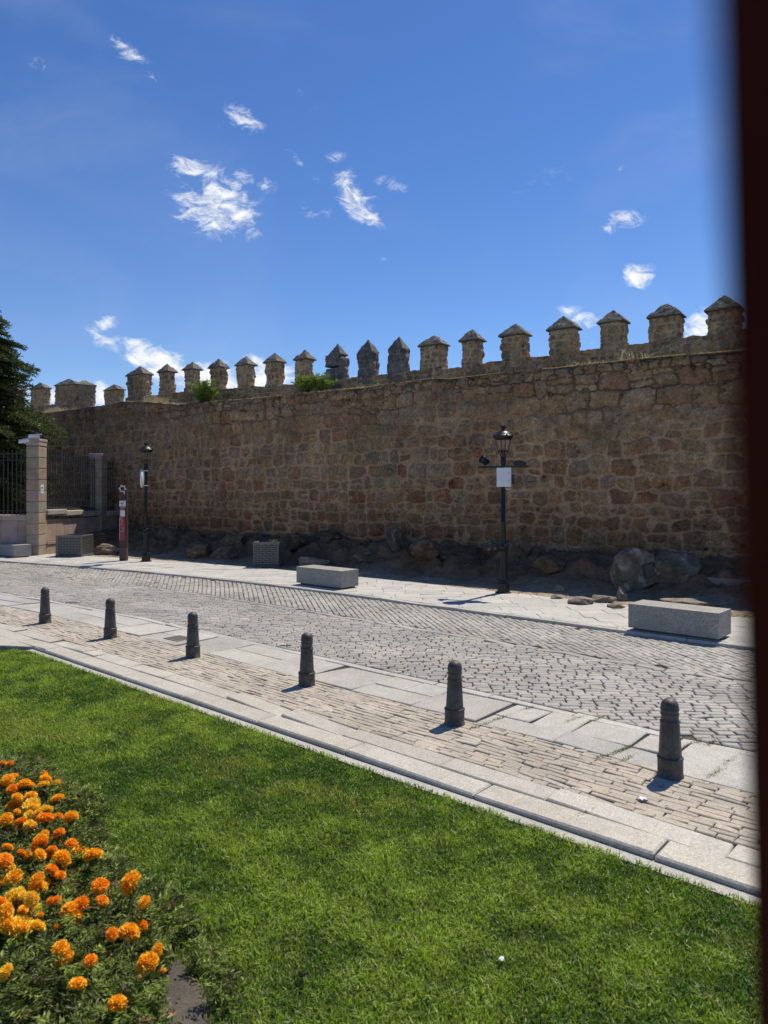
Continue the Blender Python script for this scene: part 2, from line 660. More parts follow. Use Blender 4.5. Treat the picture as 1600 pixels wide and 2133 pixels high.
def band_rows(ang, width, lmin, lmax, s0, s1, d0, d1, seed):
    """rows of stones turned by ang (deg) clipped to the band"""
    rr = random.Random(seed)
    ca, sa = math.cos(R(ang)), math.sin(R(ang))
    out = []
    cor = [(s, d) for s in (s0, s1) for d in (d0, d1)]
    us = [c[0] * ca + c[1] * sa for c in cor]
    vs = [-c[0] * sa + c[1] * ca for c in cor]
    v = min(vs)
    while v < max(vs):
        wd = width * rr.uniform(.9, 1.1)
        u = min(us) + rr.uniform(-.3, 0)
        while u < max(us):
            l = rr.uniform(lmin, lmax)
            P = [(u, v), (u + l, v), (u + l, v + wd), (u, v + wd)]
            Q = [(p[0] * ca - p[1] * sa, p[0] * sa + p[1] * ca) for p in P]
            u += l
            if max(q[1] for q in Q) < d0 or min(q[1] for q in Q) > d1 or max(q[0] for q in Q) < s0 or min(q[0] for q in Q) > s1:
                continue
            Q = clip_poly(Q, (0, -1), -d0)
            if len(Q) >= 3: Q = clip_poly(Q, (0, 1), d1)
            if len(Q) >= 3: out.append(Q)
        v += wd
    return out


def pick(rr, pal, var=0.1):
    c = rr.choice(pal)
    k = rr.uniform(1 - var, 1 + var)
    return tuple(x * k for x in c)


SETT = [(.345, .325, .285), (.32, .305, .275), (.365, .34, .30), (.335, .32, .295), (.36, .325, .28), (.305, .29, .265)]


def csett(s, d, rr):
    c_ = pick(rr, SETT, .08)
    k_ = .80 + .36 * float(fbm(np.array(s * .9), np.array(d * 1.6), 3, 3)) + .05 * (math.cos((d - 3.4) * 4.2) if d < 4.54 else math.cos((d - 5.6) * 4.2))
    return tuple(x * k_ for x in c_)


def crown(s, d):
    return 0.0


RS0, RS1 = -30.0, 7.0
polys = band_rows(-38, .098, .13, .22, RS0, RS1, 4.70, 6.44, 1)
polys += band_rows(38, .098, .13, .22, RS0, RS1, 2.28, 4.54, 2)
# single rows of longer stones: centre line and both sides
u = RS0
rr = random.Random(5)
for (a, b_) in ((4.545, 4.695),):
    u = RS0
    while u < RS1:
        l = rr.uniform(.3, .5)
        polys.append([(u, a), (u + l, a), (u + l, b_), (u, b_)])
        u += l
tag(tiles('road', polys, M_SETT, 0.0, .0058, .009, csett, tilt=.0045, jit=.0065, depth=.05, bevz=.008), kind='structure')


def run(a, b_, lmin, lmax, s0, s1, seed):
    rr = random.Random(seed)
    out, u = [], s0
    while u < s1:
        l = rr.uniform(lmin, lmax)
        out.append([(u, a), (u + l, a), (u + l, b_), (u, b_)])
        u += l
    return out


GR = [(.42, .40, .36), (.39, .375, .345), (.44, .415, .37), (.40, .375, .335)]
GRW = [(.46, .42, .35), (.43, .395, .335), (.48, .44, .37), (.44, .41, .355)]
GRT = [(.40, .35, .285), (.42, .365, .29), (.38, .335, .275), (.43, .375, .30), (.41, .365, .305), (.37, .32, .265)]

# near side: kerb, second granite row, tan pavers, big slabs, edging strip
KS0 = -7.15
tag(tiles('kerb', run(0.0, .262, 1.15, 1.35, KS0, S1, 21), M_SLAB, 0.0, .005, .012, lambda s, d, r: pick(r, GRW, .05), tilt=.001, jit=.003, depth=.12), kind='structure')
pv = run(.262, .49, .8, 1.25, KS0, S1, 22)
pv += run(-.0, .262, .9, 1.2, S0, KS0, 32) + run(.262, .49, .8, 1.25, S0, KS0, 33)
# left of the lawn corner the paving simply goes on
for k in range(5):
    pv += [q for q in (clip_poly(p, (.647, -1), -.647 * 7.15) for p in run(-.5 * (k + 1), -.5 * k, .7, 1.1, S0, KS0 - .05, 40 + k)) if len(q) >= 3]
# big slabs: two rows with some through stones
rr = random.Random(23)
u = S0
while u < S1:
    l = rr.uniform(.7, 1.1)
    a, b_ = 1.36, 2.14
    sk = rr.uniform(-.07, .07)
    if rr.random() < .35:
        pv.append([(u, a), (u + l, a), (u + l + sk, b_), (u + sk, b_)])
    else:
        mdd = rr.uniform(1.66, 1.86)
        pv.append([(u, a), (u + l, a), (u + l, mdd), (u, mdd)])
        cut = rr.uniform(.35, .65) * l
        if rr.random() < .4:
            pv.append([(u, mdd), (u + cut, mdd), (u + cut, b_), (u, b_)])
            pv.append([(u + cut, mdd), (u + l, mdd), (u + l, b_), (u + cut, b_)])
        else:
            pv.append([(u, mdd), (u + l, mdd), (u + l, b_), (u, b_)])
    u += l
pv += run(2.14, 2.275, .7, 1.1, S0, S1, 24)


def cpv(s, d, r):
    return pick(r, GRW if d < .5 else GR, .09)


tag(tiles('pavement', pv, M_SLAB, 0.0, .006, .008, cpv, tilt=.0022, jit=.008, depth=.05), kind='structure')

tp = []
rr = random.Random(25)
d = .49
while d < 1.34:
    wd = rr.uniform(.055, .085)
    if d + wd > 1.33: wd = 1.36 - d
    u = S0
    while u < S1:
        l = rr.uniform(.11, .28)
        e = .014
        tp.append([(u, d + rr.uniform(-e, e)), (u + l, d + rr.uniform(-e, e)), (u + l, d + wd + rr.uniform(-e, e)), (u, d + wd + rr.uniform(-e, e))])
        u += l
    d += wd
tag(tiles('paver_strip', tp, M_TAN, -0.001, .0018, .006, lambda s, d, r: pick(r, GRT, .07), tilt=.003, jit=.0065, depth=.05, bevz=.006), kind='structure')

# gutter strip below the kerb, lawn side
sheet('gutter', KS0 - .02, S1, -.11, .0, -0.040, M_SLAB, (.40, .38, .33))

# far pavement: kerb line and diagonal slabs
FZ = 0.045
tag(tiles('far_kerb', run(6.45, 6.58, .8, 1.2, RS0, 9.0, 27), M_SLAB, FZ, .004, .008, lambda s, d, r: pick(r, GR, .06), tilt=.001, jit=.003, depth=.09), kind='structure')
fp = band_rows(42, .42, .42, .84, RS0, 9.0, 6.585, 8.9, 28)
tag(tiles('far_pavement', fp, M_SLAB, FZ, .0035, .004, lambda s, d, r: pick(r, [(.45, .435, .40), (.43, .415, .385), (.465, .445, .405)], .07), tilt=.0012, jit=.003, depth=.05), kind='structure')
sheet('far_joint_sand', RS0, 9.0, 6.6, 8.9, FZ - .02, M_DIRT, (.16, .15, .13))

# ------------------------------------------------------------------ dirt bank at the foot of the wall


def wall_d(s):
    """d (before bend) at which the wall line is met"""
    bx, by = SO[0] + s * ES[0] + bend(s) * ED[0], SO[1] + s * ES[1] + bend(s) * ED[1]
    return (WC - by - WK * bx) / (ED[1] + WK * ED[0])


def bank_z(x, y):
    s, d = xy_sd(x, y)
    q = np.clip((d - 8.85) / np.maximum(wall_d(s) - 8.85, .3), 0, 1.3)
    base = FZ - .02 + .52 * sstep(.12, 1.05, q) + .05 * q
    n = (fbm(x * 1.1, y * 1.1, 3, 5) - .5) * .40 * sstep(.05, .5, q)
    n2 = (np.abs(fbm(x * 2.3 + 5, y * 2.3, 9, 5) - .5)) * .9 * sstep(.3, .6, q) + (fbm(np.floor(x * 5 + 2 * fbm(x * 3, y * 3, 8, 2)) , np.floor(y * 5), 19, 1) - .5) * .10 * sstep(.3, .6, q)
    return base + n + n2 + (fbm(x * 6, y * 6, 15, 3) - .5) * .04 * sstep(0, .1, q)


ns, nq = 560, 74
ss = np.linspace(-34, 9.5, ns)
qq = np.linspace(0, 1.12, nq)
SSg, QQ = np.meshgrid(ss, qq, indexing='ij')
WDd = wall_d(SSg)
DD = 8.80 + (WDd - 8.80) * QQ
X, Y = sd_xy(SSg, DD)
Z = bank_z(X, Y)
V = np.stack([X, Y, Z], -1).reshape(-1, 3)
ii = np.arange(ns * nq).reshape(ns, nq)
Fq = np.stack([ii[:-1, :-1], ii[1:, :-1], ii[1:, 1:], ii[:-1, 1:]], -1).reshape(-1, 4)
t = fbm(X * 1.7, Y * 1.7, 31, 4)[..., None]
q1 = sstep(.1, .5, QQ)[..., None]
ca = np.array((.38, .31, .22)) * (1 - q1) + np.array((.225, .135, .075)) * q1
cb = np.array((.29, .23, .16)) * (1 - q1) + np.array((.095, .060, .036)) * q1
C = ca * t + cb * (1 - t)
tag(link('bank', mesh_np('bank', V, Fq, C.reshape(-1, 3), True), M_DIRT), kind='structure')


def ground_hit(px, py):
    z = .2
    for _ in range(30):
        p = gp(px, py, z)
        z = .6 * z + .4 * float(bank_z(np.array(p.x), np.array(p.y)))
    return gp(px, py, z)


# ------------------------------------------------------------------ rubble masonry
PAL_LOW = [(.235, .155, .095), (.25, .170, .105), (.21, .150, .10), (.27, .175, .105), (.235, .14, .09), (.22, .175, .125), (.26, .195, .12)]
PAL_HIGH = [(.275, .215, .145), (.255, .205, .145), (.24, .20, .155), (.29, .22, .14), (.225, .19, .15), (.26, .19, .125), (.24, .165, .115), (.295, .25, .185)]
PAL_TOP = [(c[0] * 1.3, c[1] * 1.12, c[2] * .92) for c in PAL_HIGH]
PAL_ASH = [(.165, .155, .145), (.15, .14, .13), (.18, .165, .15), (.14, .135, .13)]


def rubble(U, Zg, seed, sc=1.0, wmin=.75, wmax=1.9, chink=1.0, jitter=.14, ash=False, palf=None, mort=(.30, .245, .175), crackf=None, mw=.020):
    """U (nu) columns, Zg (nz,nu) heights. returns displacement and colour arrays"""
    rr = random.Random(seed)
    nz, nu = Zg.shape
    UU = np.broadcast_to(U[None, :], Zg.shape)
    wu = UU + (fbm(UU * 2.2, Zg * 2.2, seed + 1, 3) - .5) * .16 * sc + (fbm(UU * 9, Zg * 9, seed + 4, 2) - .5) * .035
    wz = Zg + (fbm(UU * 2.2 + 40, Zg * 2.2, seed + 2, 3) - .5) * .14 * sc + (fbm(UU * 9 + 9, Zg * 9, seed + 5, 2) - .5) * .03
    sites = []
    z = float(Zg.min()) - .2
    zt = float(Zg.max()) + .3
    while z < zt:
        h = rr.uniform(.25, .47) * sc
        ph = rr.uniform(0, 6)
        u = float(U[0]) - .5
        while u < U[-1] + .5:
            wd = h * rr.uniform(wmin, wmax)
            if ash:
                sites.append((u + wd / 2, z + h / 2, wd / 2, h / 2))
            else:
                dz = .05 * sc * math.sin(u * 1.3 + ph)
                if rr.random() < .16:
                    k = rr.uniform(.35, .65)
                    sites.append((u + wd / 2, z + dz + h * k / 2, wd / 2, h * k / 2))
                    sites.append((u + wd / 2 + rr.uniform(-.05, .05), z + dz + h * (1 + k) / 2, wd / 2, h * (1 - k) / 2))
                else:
                    g = rr.uniform(.82, 1.08)
                    sites.append((u + wd / 2 + rr.gauss(0, jitter * h * .5), z + dz + h / 2 + rr.gauss(0, jitter * h * .5), wd / 2 * g, h / 2 * g))
                for _c in range(0 if ash else (rr.random() < .6 * chink) + (rr.random() < .5 * chink)):
                    r_ = rr.uniform(.05, .11) * sc
                    sites.append((u + wd * rr.uniform(-.1, .1), z + dz + h * rr.choice((0, 1, .5)) + rr.uniform(-.03, .03), r_ * rr.uniform(.7, 1.7), r_ * .75))
            u += wd
        z += h
    F1 = np.full(Zg.shape, 9.0)
    F2 = np.full(Zg.shape, 9.0)
    ID = np.zeros(Zg.shape, np.int32)
    RM = np.full(Zg.shape, .2)
    du = (U[-1] - U[0]) / (nu - 1)
    zc0, zc1 = Zg[0], Zg[-1]
    p = 5.0 if ash else 3.8
    for k, (su, sz, rx, ry) in enumerate(sites):
        ex, ey = max(rx * 1.9, rx + .2) + .12, max(ry * 1.9, ry + .2) + .12
        j0, j1 = int((su - ex - U[0]) / du), int((su + ex - U[0]) / du) + 2
        j0, j1 = max(j0, 0), min(j1, nu)
        if j0 >= j1: continue
        za, zb = zc0[j0:j1].min(), zc1[j0:j1].max()
        i0 = int((sz - ey - za) / (zb - za) * (nz - 1)) - 3
        i1 = int((sz + ey - za) / (zb - za) * (nz - 1)) + 5
        i0, i1 = max(i0, 0), min(i1, nz)
        if i0 >= i1: continue
        sl = (slice(i0, i1), slice(j0, j1))
        D = ((np.abs(wu[sl] - su) / rx) ** p + (np.abs(wz[sl] - sz) / ry) ** p) ** (1 / p)
        f1, f2 = F1[sl], F2[sl]
        better = D < f1
        F2[sl] = np.where(better, f1, np.minimum(f2, D))
        F1[sl] = np.where(better, D, f1)
        ID[sl] = np.where(better, k, ID[sl])
        RM[sl] = np.where(better, min(rx, ry), RM[sl])
    E = (F2 - F1) * .5 * RM
    E = np.minimum(E, (1.12 - F1) * RM + .02)
    n1 = fbm(UU * 5, Zg * 5, seed + 7, 4)
    n2 = fbm(UU * 1.2, Zg * 1.2, seed + 8, 4)
    mwid = mw * (.25 + 1.7 * n2)
    if crackf is not None: mwid = mwid * (1 - .72 * crackf(UU, Zg))
    m = sstep(mwid * .55, mwid * 1.5, E + (n1 - .5) * .012)      # 1 = stone
    cols = np.zeros((len(sites), 3))
    offs = np.zeros(len(sites))
    tilt = np.zeros((len(sites), 2))
    ctr = np.array([(q[0], q[1]) for q in sites])
    for k, st in enumerate(sites):
        pal = palf(st[0], st[1], rr)
        kk = rr.uniform(.85, 1.13)
        cols[k] = np.array(rr.choice(pal)) * kk
        offs[k] = rr.gauss(0, .016) if not ash else rr.gauss(0, .006)
        tilt[k] = (rr.gauss(0, .10), rr.gauss(0, .10)) if not ash else (rr.gauss(0, .02), rr.gauss(0, .02))
    n3 = fbm(UU * 18, Zg * 18, seed + 9, 3)
    SC = cols[ID] * ((0.74 + .52 * n1) * (.72 + .56 * n3))[..., None]
    n4 = sstep(.50, .66, fbm(UU * 3.3, Zg * 3.3, seed + 10, 4))[..., None] * (.0 if ash else .32)
    SC = SC * (1 - n4) + n4 * (.55 * SC + .45 * np.array(mort) * .8)
    # hairline fractures, pits and pale flecks of the weathered faces
    fr_ = sstep(.022, .004, np.abs(fbm(UU * 1.9, Zg * 2.3, seed + 21, 5) - .5)) * sstep(.42, .6, fbm(UU * .9, Zg * .9, seed + 22, 3))
    pit = sstep(.66, .80, fbm(UU * 15, Zg * 15, seed + 23, 3))
    flk = sstep(.66, .78, fbm(UU * 13 + 50, Zg * 13, seed + 24, 3))
    SC = SC * (1 - .55 * fr_ - .40 * pit)[..., None] * (1 + .45 * flk)[..., None]
    dome = sstep(0, .10, E)
    tl = tilt[ID]
    cn = ctr[ID]
    disp = m * (np.clip(tl[..., 0] * (UU - cn[..., 0]) + tl[..., 1] * (Zg - cn[..., 1]), -.035, .035) + .018 + .03 * dome + offs[ID] * .9 + (n1 - .5) * .035)
    MC = np.array(mort) * (.72 + .5 * n1)[..., None]
    if crackf is not None:
        ck = crackf(UU, Zg)[..., None]
        MC = MC * (1 - ck) + np.array((.06, .05, .042)) * ck
        disp = disp - (1 - m) * ck[..., 0] * .03
    CC = MC * (1 - m)[..., None] + SC * m[..., None]
    return disp, CC


city = tag(thing('city_wall', 'long brown rubble stone city wall topped by a row of pointed merlons', 'wall'), kind='thing')

# front face
LEDGE = [(-300, 880), (30, 868), (62, 863), (120, 857), (165, 852), (200, 846), (225, 843), (250, 837), (300, 836), (340, 840), (380, 842), (420, 838),
         (470, 834), (500, 832), (560, 826), (600, 822), (640, 818), (700, 812), (760, 807), (800, 800), (860, 793), (900, 787), (940, 788), (1040, 776),
         (1140, 767), (1254, 755), (1321, 747), (1400, 739.5), (1490, 733), (1524, 730), (1900, 695)]
lu, lz = [], []
for (px, py) in LEDGE:
    u, Yw = wall_px(px)
    lu.append(u)
    lz.append(zat(py, Yw))
lu, lz = np.array(lu), np.array(lz)
UL, UR = -30.0, 16.0
DU = .024
nu = int((UR - UL) / DU)
U = np.linspace(UL, UR, nu)
top = np.interp(U, lu, lz) + (fbm(U * 3.1, U * 0, 77, 4) - .5) * .10
zmin = -.2
nz = 228
T = np.linspace(0, 1, nz)[:, None]
Zg = zmin + T * (top[None, :] - zmin)


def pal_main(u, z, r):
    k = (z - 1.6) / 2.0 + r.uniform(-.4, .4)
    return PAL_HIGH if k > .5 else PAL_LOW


def crack_main(UU, ZZ):
    a = sstep(3.9, 5.3, ZZ + (fbm(UU * .5, ZZ * .5, 51, 3) - .5) * 2.6 + .035 * np.clip(UU, -14, 8))
    return np.clip(a * (.55 + .6 * fbm(UU * 1.6, ZZ * 1.6, 55, 3)), 0, 1)


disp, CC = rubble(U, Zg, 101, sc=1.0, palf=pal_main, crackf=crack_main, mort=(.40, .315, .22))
UU = np.broadcast_to(U[None, :], Zg.shape)
# dark purple-grey weathering stains, upper right and lower right, and shade at the foot painted into the colour
st = sstep(.50, .72, fbm(UU * .35 + 3, Zg * .55, 61, 4)) * sstep(-1, 3, UU) * sstep(2.2, 3.6, Zg)
st2 = sstep(.55, .75, fbm(UU * .8, Zg * .5, 64, 4)) * .6
CC = CC * (1 - .42 * np.maximum(st, st2 * .6)[..., None] * np.array((.85, 1.0, .95)))
big = fbm(UU * .22, Zg * .4, 71, 3)[..., None]
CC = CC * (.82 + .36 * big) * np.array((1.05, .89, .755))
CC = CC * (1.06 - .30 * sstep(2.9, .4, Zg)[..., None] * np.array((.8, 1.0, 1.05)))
CC[..., 0] *= 1 + .12 * (fbm(UU * .3, Zg * .3, 81, 3) - .5)
# slow unevenness of the whole face, top course crumbling inwards
disp = disp + (fbm(UU * .4, Zg * .6, 91, 3) - .5) * .12
disp = disp - sstep(.975, 1.0, np.broadcast_to(T, Zg.shape)) * (.02 + .10 * fbm(UU * 4, Zg * 0, 93, 3))
PX = W0[0] + UU * WD[0] - WN[0] * disp
PY = W0[1] + UU * WD[1] - WN[1] * disp
V = np.stack([PX, PY, Zg], -1).reshape(-1, 3)
ii = np.arange(nz * nu).reshape(nz, nu)
Fq = np.stack([ii[:-1, :-1], ii[:-1, 1:], ii[1:, 1:], ii[1:, :-1]], -1).reshape(-1, 4)
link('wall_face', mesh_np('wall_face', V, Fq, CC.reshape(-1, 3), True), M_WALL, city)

# walkway between face and parapet, and the body behind
SETB, PTH = 1.25, .46
ub = np.arange(UL, UR, .12)
tb = np.interp(ub, lu, lz)
rows = np.array((-.01, .12, .3, .6, .9, SETB + .05))
V, C = [], []
for i, u in enumerate(ub):
    for k, bk in enumerate(rows):
        p = W0 + u * WD + WN * bk
        zz = tb[i] - .015 + (0 if k == 0 else random.uniform(-.03, .03))
        V.append((p[0], p[1], zz))
        C.append(np.array((.30, .26, .19)) * random.uniform(.7, 1.2))
ii = np.arange(len(ub) * len(rows)).reshape(len(ub), len(rows))
Fq = np.stack([ii[:-1, :-1], ii[1:, :-1], ii[1:, 1:], ii[:-1, 1:]], -1).reshape(-1, 4)
link('walkway', mesh_np('walkway', np.array(V), Fq, np.array(C)), M_WALL, city)

# parapet: gap line between merlons
GAP = [(-300, 862), (200, 838), (262, 830), (322, 823), (375, 817), (430, 812), (485, 808), (545, 805), (605, 801), (665, 797), (735, 786), (800, 780), (865, 773), (945, 767),
       (1025, 755), (1125, 742), (1220, 731), (1330, 716), (1445, 700), (1900, 640)]
gu, gz = [], []
for (px, py) in GAP:
    u, Yw = wall_px(px, SETB)
    gu.append(u)
    gz.append(zat(py, Yw))
gu, gz = np.array(gu), np.array(gz)


def lin_panel(name, U, ztop, zbot, back, seed, thick, parent, sc, palf, mort, mw=.014, crackf=None):
    """a low straight wall: rubble front face, rough top, plain back"""
    nz_ = max(8, int((ztop - zbot).max() / .03))
    T_ = np.linspace(0, 1, nz_)[:, None]
    Zp = zbot[None, :] + T_ * (ztop - zbot)[None, :]
    dsp, cc = rubble(U, Zp, seed, sc=sc, palf=palf, mort=mort, mw=mw, crackf=crackf)
    UU_ = np.broadcast_to(U[None, :], Zp.shape)
    o = W0 + WN * back
    P = np.stack([o[0] + UU_ * WD[0] - WN[0] * dsp, o[1] + UU_ * WD[1] - WN[1] * dsp, Zp], -1)
    topf = np.stack([P[-1, :, 0] + WN[0] * thick, P[-1, :, 1] + WN[1] * thick, P[-1, :, 2]], -1)
    botb = topf.copy()
    botb[:, 2] = zbot - .2
    midt = (P[-1] + topf) / 2
    midt[:, 2] += .02
    A = np.concatenate([P, midt[None], topf[None], botb[None]], 0)
    cA = np.concatenate([cc, np.repeat(cc[-1:], 3, 0)], 0)
    n1_, n2_ = A.shape[:2]
    i_ = np.arange(n1_ * n2_).reshape(n1_, n2_)
    f_ = np.stack([i_[:-1, :-1], i_[:-1, 1:], i_[1:, 1:], i_[1:, :-1]], -1).reshape(-1, 4)
    return link(name, mesh_np(name, A.reshape(-1, 3), f_, cA.reshape(-1, 3), True), M_WALL, parent)


u0 = wall_px(262, SETB)[0]
Up = np.arange(u0, UR, .03)
pt = np.interp(Up, gu, gz) + (fbm(Up * 4, Up * 0, 5, 4) - .5) * .09
pb = np.interp(Up, lu, lz) - .06
pt = np.maximum(pt, pb + .12)


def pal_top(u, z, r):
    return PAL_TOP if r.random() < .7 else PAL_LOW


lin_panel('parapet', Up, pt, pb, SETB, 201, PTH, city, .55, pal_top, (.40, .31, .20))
# body behind the walkway, down to the ground (keeps daylight from leaking under)
mb = MB()
bz = float(lz.min()) - .35
c = W0 + WD * ((UL + UR) / 2) + WN * ((SETB + PTH) / 2 + .25)
mb.box((c[0], c[1], bz / 2 - .2), (UR - UL, SETB + PTH - .1, bz + .4), rz=math.atan2(WD[1], WD[0]))
core = mb.build('wall_core', M_ROCK, city)
set_col(core.data, np.tile((.2, .16, .12), (len(core.data.vertices), 1)))


def ring_box(o, ex, ey, w_, t_, z0, z1, seed, sc, palf, mort, ash=False, mw=.014, bulge=0.0, du=.026):
    """rubble box: o = front-left bottom corner (xy), ex along the front, ey to the back"""
    per = 2 * (w_ + t_)
    nuu = int(per / du)
    Uc = np.linspace(0, per, nuu + 1)
    nzz = max(6, int((z1 - z0) / du))
    Zc = np.broadcast_to(np.linspace(z0, z1, nzz)[:, None], (nzz, nuu + 1))
    dsp, cc = rubble(Uc, np.array(Zc), seed, sc=sc, palf=palf, mort=mort, ash=ash, mw=mw, wmin=(1.0 if ash else .75), wmax=(1.9 if ash else 1.7))
    rr_ = random.Random(seed)
    V_ = np.zeros((nzz, nuu + 1, 3))
    for j, u in enumerate(Uc):
        u = min(u, per - 1e-6)
        if u < w_: a, b_, na, nb = u, 0, 0, -1
        elif u < w_ + t_: a, b_, na, nb = w_, u - w_, 1, 0
        elif u < 2 * w_ + t_: a, b_, na, nb = w_ - (u - w_ - t_), t_, 0, 1
        else: a, b_, na, nb = 0, t_ - (u - 2 * w_ - t_), -1, 0
        # rounded arris: pull towards the middle near corners
        ca_, cb_ = min(a, w_ - a), min(b_, t_ - b_)
        k = max(0, 1 - (ca_ + cb_) / .13)
        sx, sy = (1 if a < w_ / 2 else -1), (1 if b_ < t_ / 2 else -1)
        for i in range(nzz):
            q = dsp[i, j] - .02
            kz = k * (.010 + (.045 if ash else .11) * float(vnoise(np.array(Zc[i, j] * 3.3 + 5 * sx + seed), np.array(2.0 * sy), seed)) ** 2)
            aa, bb = a + na * q + sx * kz, b_ + nb * q + sy * kz
            V_[i, j, :2] = o + ex * aa + ey * bb
            V_[i, j, 2] = Zc[i, j]
    V_[:, -1] = V_[:, 0]
    i_ = np.arange(nzz * (nuu + 1)).reshape(nzz, nuu + 1)
    f_ = np.stack([i_[:-1, :-1], i_[:-1, 1:], i_[1:, 1:], i_[1:, :-1]], -1).reshape(-1, 4)
    # close the top with a fan strip (middle line)
    tb_ = V_[-1].copy()
    cen = tb_.mean(0)
    mid = tb_ * .02 + cen * .98
    A = np.concatenate([V_.reshape(-1, 3), mid], 0)
    n0 = nzz * (nuu + 1)
    l_ = np.arange(nuu)
    f2 = np.stack([(nzz - 1) * (nuu + 1) + l_, (nzz - 1) * (nuu + 1) + l_ + 1, n0 + l_ + 1, n0 + l_], -1)
    return A, np.concatenate([f_, f2]), np.concatenate([cc.reshape(-1, 3), np.tile(cc[-1].mean(0), (nuu + 1, 1))])


def cap_mesh(o, ex, ey, w_, t_, z0, zap, seed, ov=.036, apx=.5, lip=.035, ridge=.0, pal=((.15, .135, .115), (.20, .17, .135))):
    """rough pyramid coping with a thin overhanging lip"""
    n = 22
    V_, C_ = [], []
    rr_ = np.random.default_rng(seed)
    g = np.linspace(0, 1, n)
    for lay in (0, 1):
        for a in g:
            for b_ in g:
                da, db = min(a / apx, (1 - a) / (1 - apx)), min(b_, 1 - b_) * 2
                hgt = min(da / (1 - ridge), db, 1)
                aa, bb = -ov + a * (w_ + 2 * ov), -ov + b_ * (t_ + 2 * ov)
                p = o + ex * aa + ey * bb
                nn = float(fbm(np.array(p[0] * 7 + seed), np.array(p[1] * 7), seed, 3) - .5)
                n3 = float(fbm(np.array(p[0] * 22 + seed), np.array(p[1] * 22), seed + 3, 2) - .5)
                if lay == 0:
                    zz = z0 + lip + (zap - z0 - lip) * (hgt ** .92) + (nn * .09 + n3 * .05) * (0.2 + .8 * min(1, hgt * 3))
                    kk = np.clip(.5 + nn * 2.2 + n3 * 1.2, 0, 1)
                    c_ = np.array(pal[0]) * (1 - kk) + np.array(pal[1]) * kk
                    if n3 > .22: c_ = np.array((.34, .32, .28))
                else:
                    zz = z0
                    c_ = np.array((.10, .088, .075))
                V_.append((p[0], p[1], zz))
                C_.append(c_)
    i_ = np.arange(2 * n * n).reshape(2, n, n)
    f_ = [i_[0][:-1, :-1], i_[0][1:, :-1], i_[0][1:, 1:], i_[0][:-1, 1:]]
    Fa = [np.stack(f_, -1).reshape(-1, 4)]
    f_ = [i_[1][:-1, :-1], i_[1][:-1, 1:], i_[1][1:, 1:], i_[1][1:, :-1]]
    Fa.append(np.stack(f_, -1).reshape(-1, 4))
    for e in ((slice(None), 0), (slice(None), n - 1), (0, slice(None)), (n - 1, slice(None))):
        a, b_ = i_[0][e], i_[1][e]
        Fa.append(np.stack([a[:-1], b_[:-1], b_[1:], a[1:]], -1))
    return np.array(V_), np.concatenate(Fa), np.array(C_)


EX, EY = WD.copy(), WN.copy()


def merlon(xl, xr, ye, yap, yb, seed, back=SETB, th=PTH, kind='rubble', sc=.48, apx=.5, label=None):
    ul, Yl = wall_px(xl, back)
    ur, Yr = wall_px(xr, back + th)
    wd = ur - ul
    o = W0 + WN * (back - .03) + WD * ul
    um, Ym = wall_px((xl + xr) / 2, back)
    z1 = zat(ye, Ym)
    zap = zat(yap, Ym + .25)
    z0 = zat(yb, Ym) - .35
    root = None
    if kind == 'rubble':
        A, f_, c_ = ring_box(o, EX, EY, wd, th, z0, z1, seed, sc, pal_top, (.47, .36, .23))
    else:
        A, f_, c_ = ring_box(o, EX, EY, wd, th, z0, z1, seed, .8, lambda u, z, r: PAL_ASH, (.24, .21, .18), ash=True, mw=.016)
    mo = link('merlon', mesh_np('merlon', A, f_, c_, True), M_WALL, city)
    if label: mo['label'] = label
    if kind == 'rubble':
        A, f_, c_ = cap_mesh(o, EX, EY, wd, th, z1, zap, seed, apx=apx)
    else:
        A, f_, c_ = cap_mesh(o, EX, EY, wd, th, z1, zap, seed, ov=-.02, lip=.03, pal=((.13, .125, .105), (.17, .16, .14)))
    link('merlon_cap', mesh_np('merlon_cap', A, f_, c_, False), M_WALL, mo)
    return mo


MER = [(1471, 1549, 645, 617, 697), (1351, 1427, 659, 631, 705), (1247, 1311, 671, 647, 722), (1141, 1211, 685, 658, 735), (1042, 1107, 698, 673, 746), (959, 1012, 709, 686, 760),
       (874, 936, 719, 697, 770), (614, 658, 748, 728, 797), (551, 596, 754, 735, 803), (492, 536, 760, 741, 806), (436, 478, 765, 745, 810),
       (382, 423, 769, 752, 816), (330, 370, 774, 757, 818)]
for k, (xl, xr, ye, yap, yb) in enumerate(MER):
    merlon(xl, xr, ye, yap, yb, 300 + k)
merlon(264, 320, 780, 761, 825, 330, th=.5, apx=.55, label='wide merlon with a grey ashlar corner at the stepped end of the parapet')
merlon(1600, 1690, 618, 588, 680, 331)
merlon(1745, 1830, 600, 570, 655, 332)
merlon(807, 857, 727, 700, 776, 341, kind='ash', label='old dark grey ashlar merlon without a lip')
merlon(744, 793, 733, 708, 781, 342, kind='ash', label='old dark grey ashlar merlon without a lip')


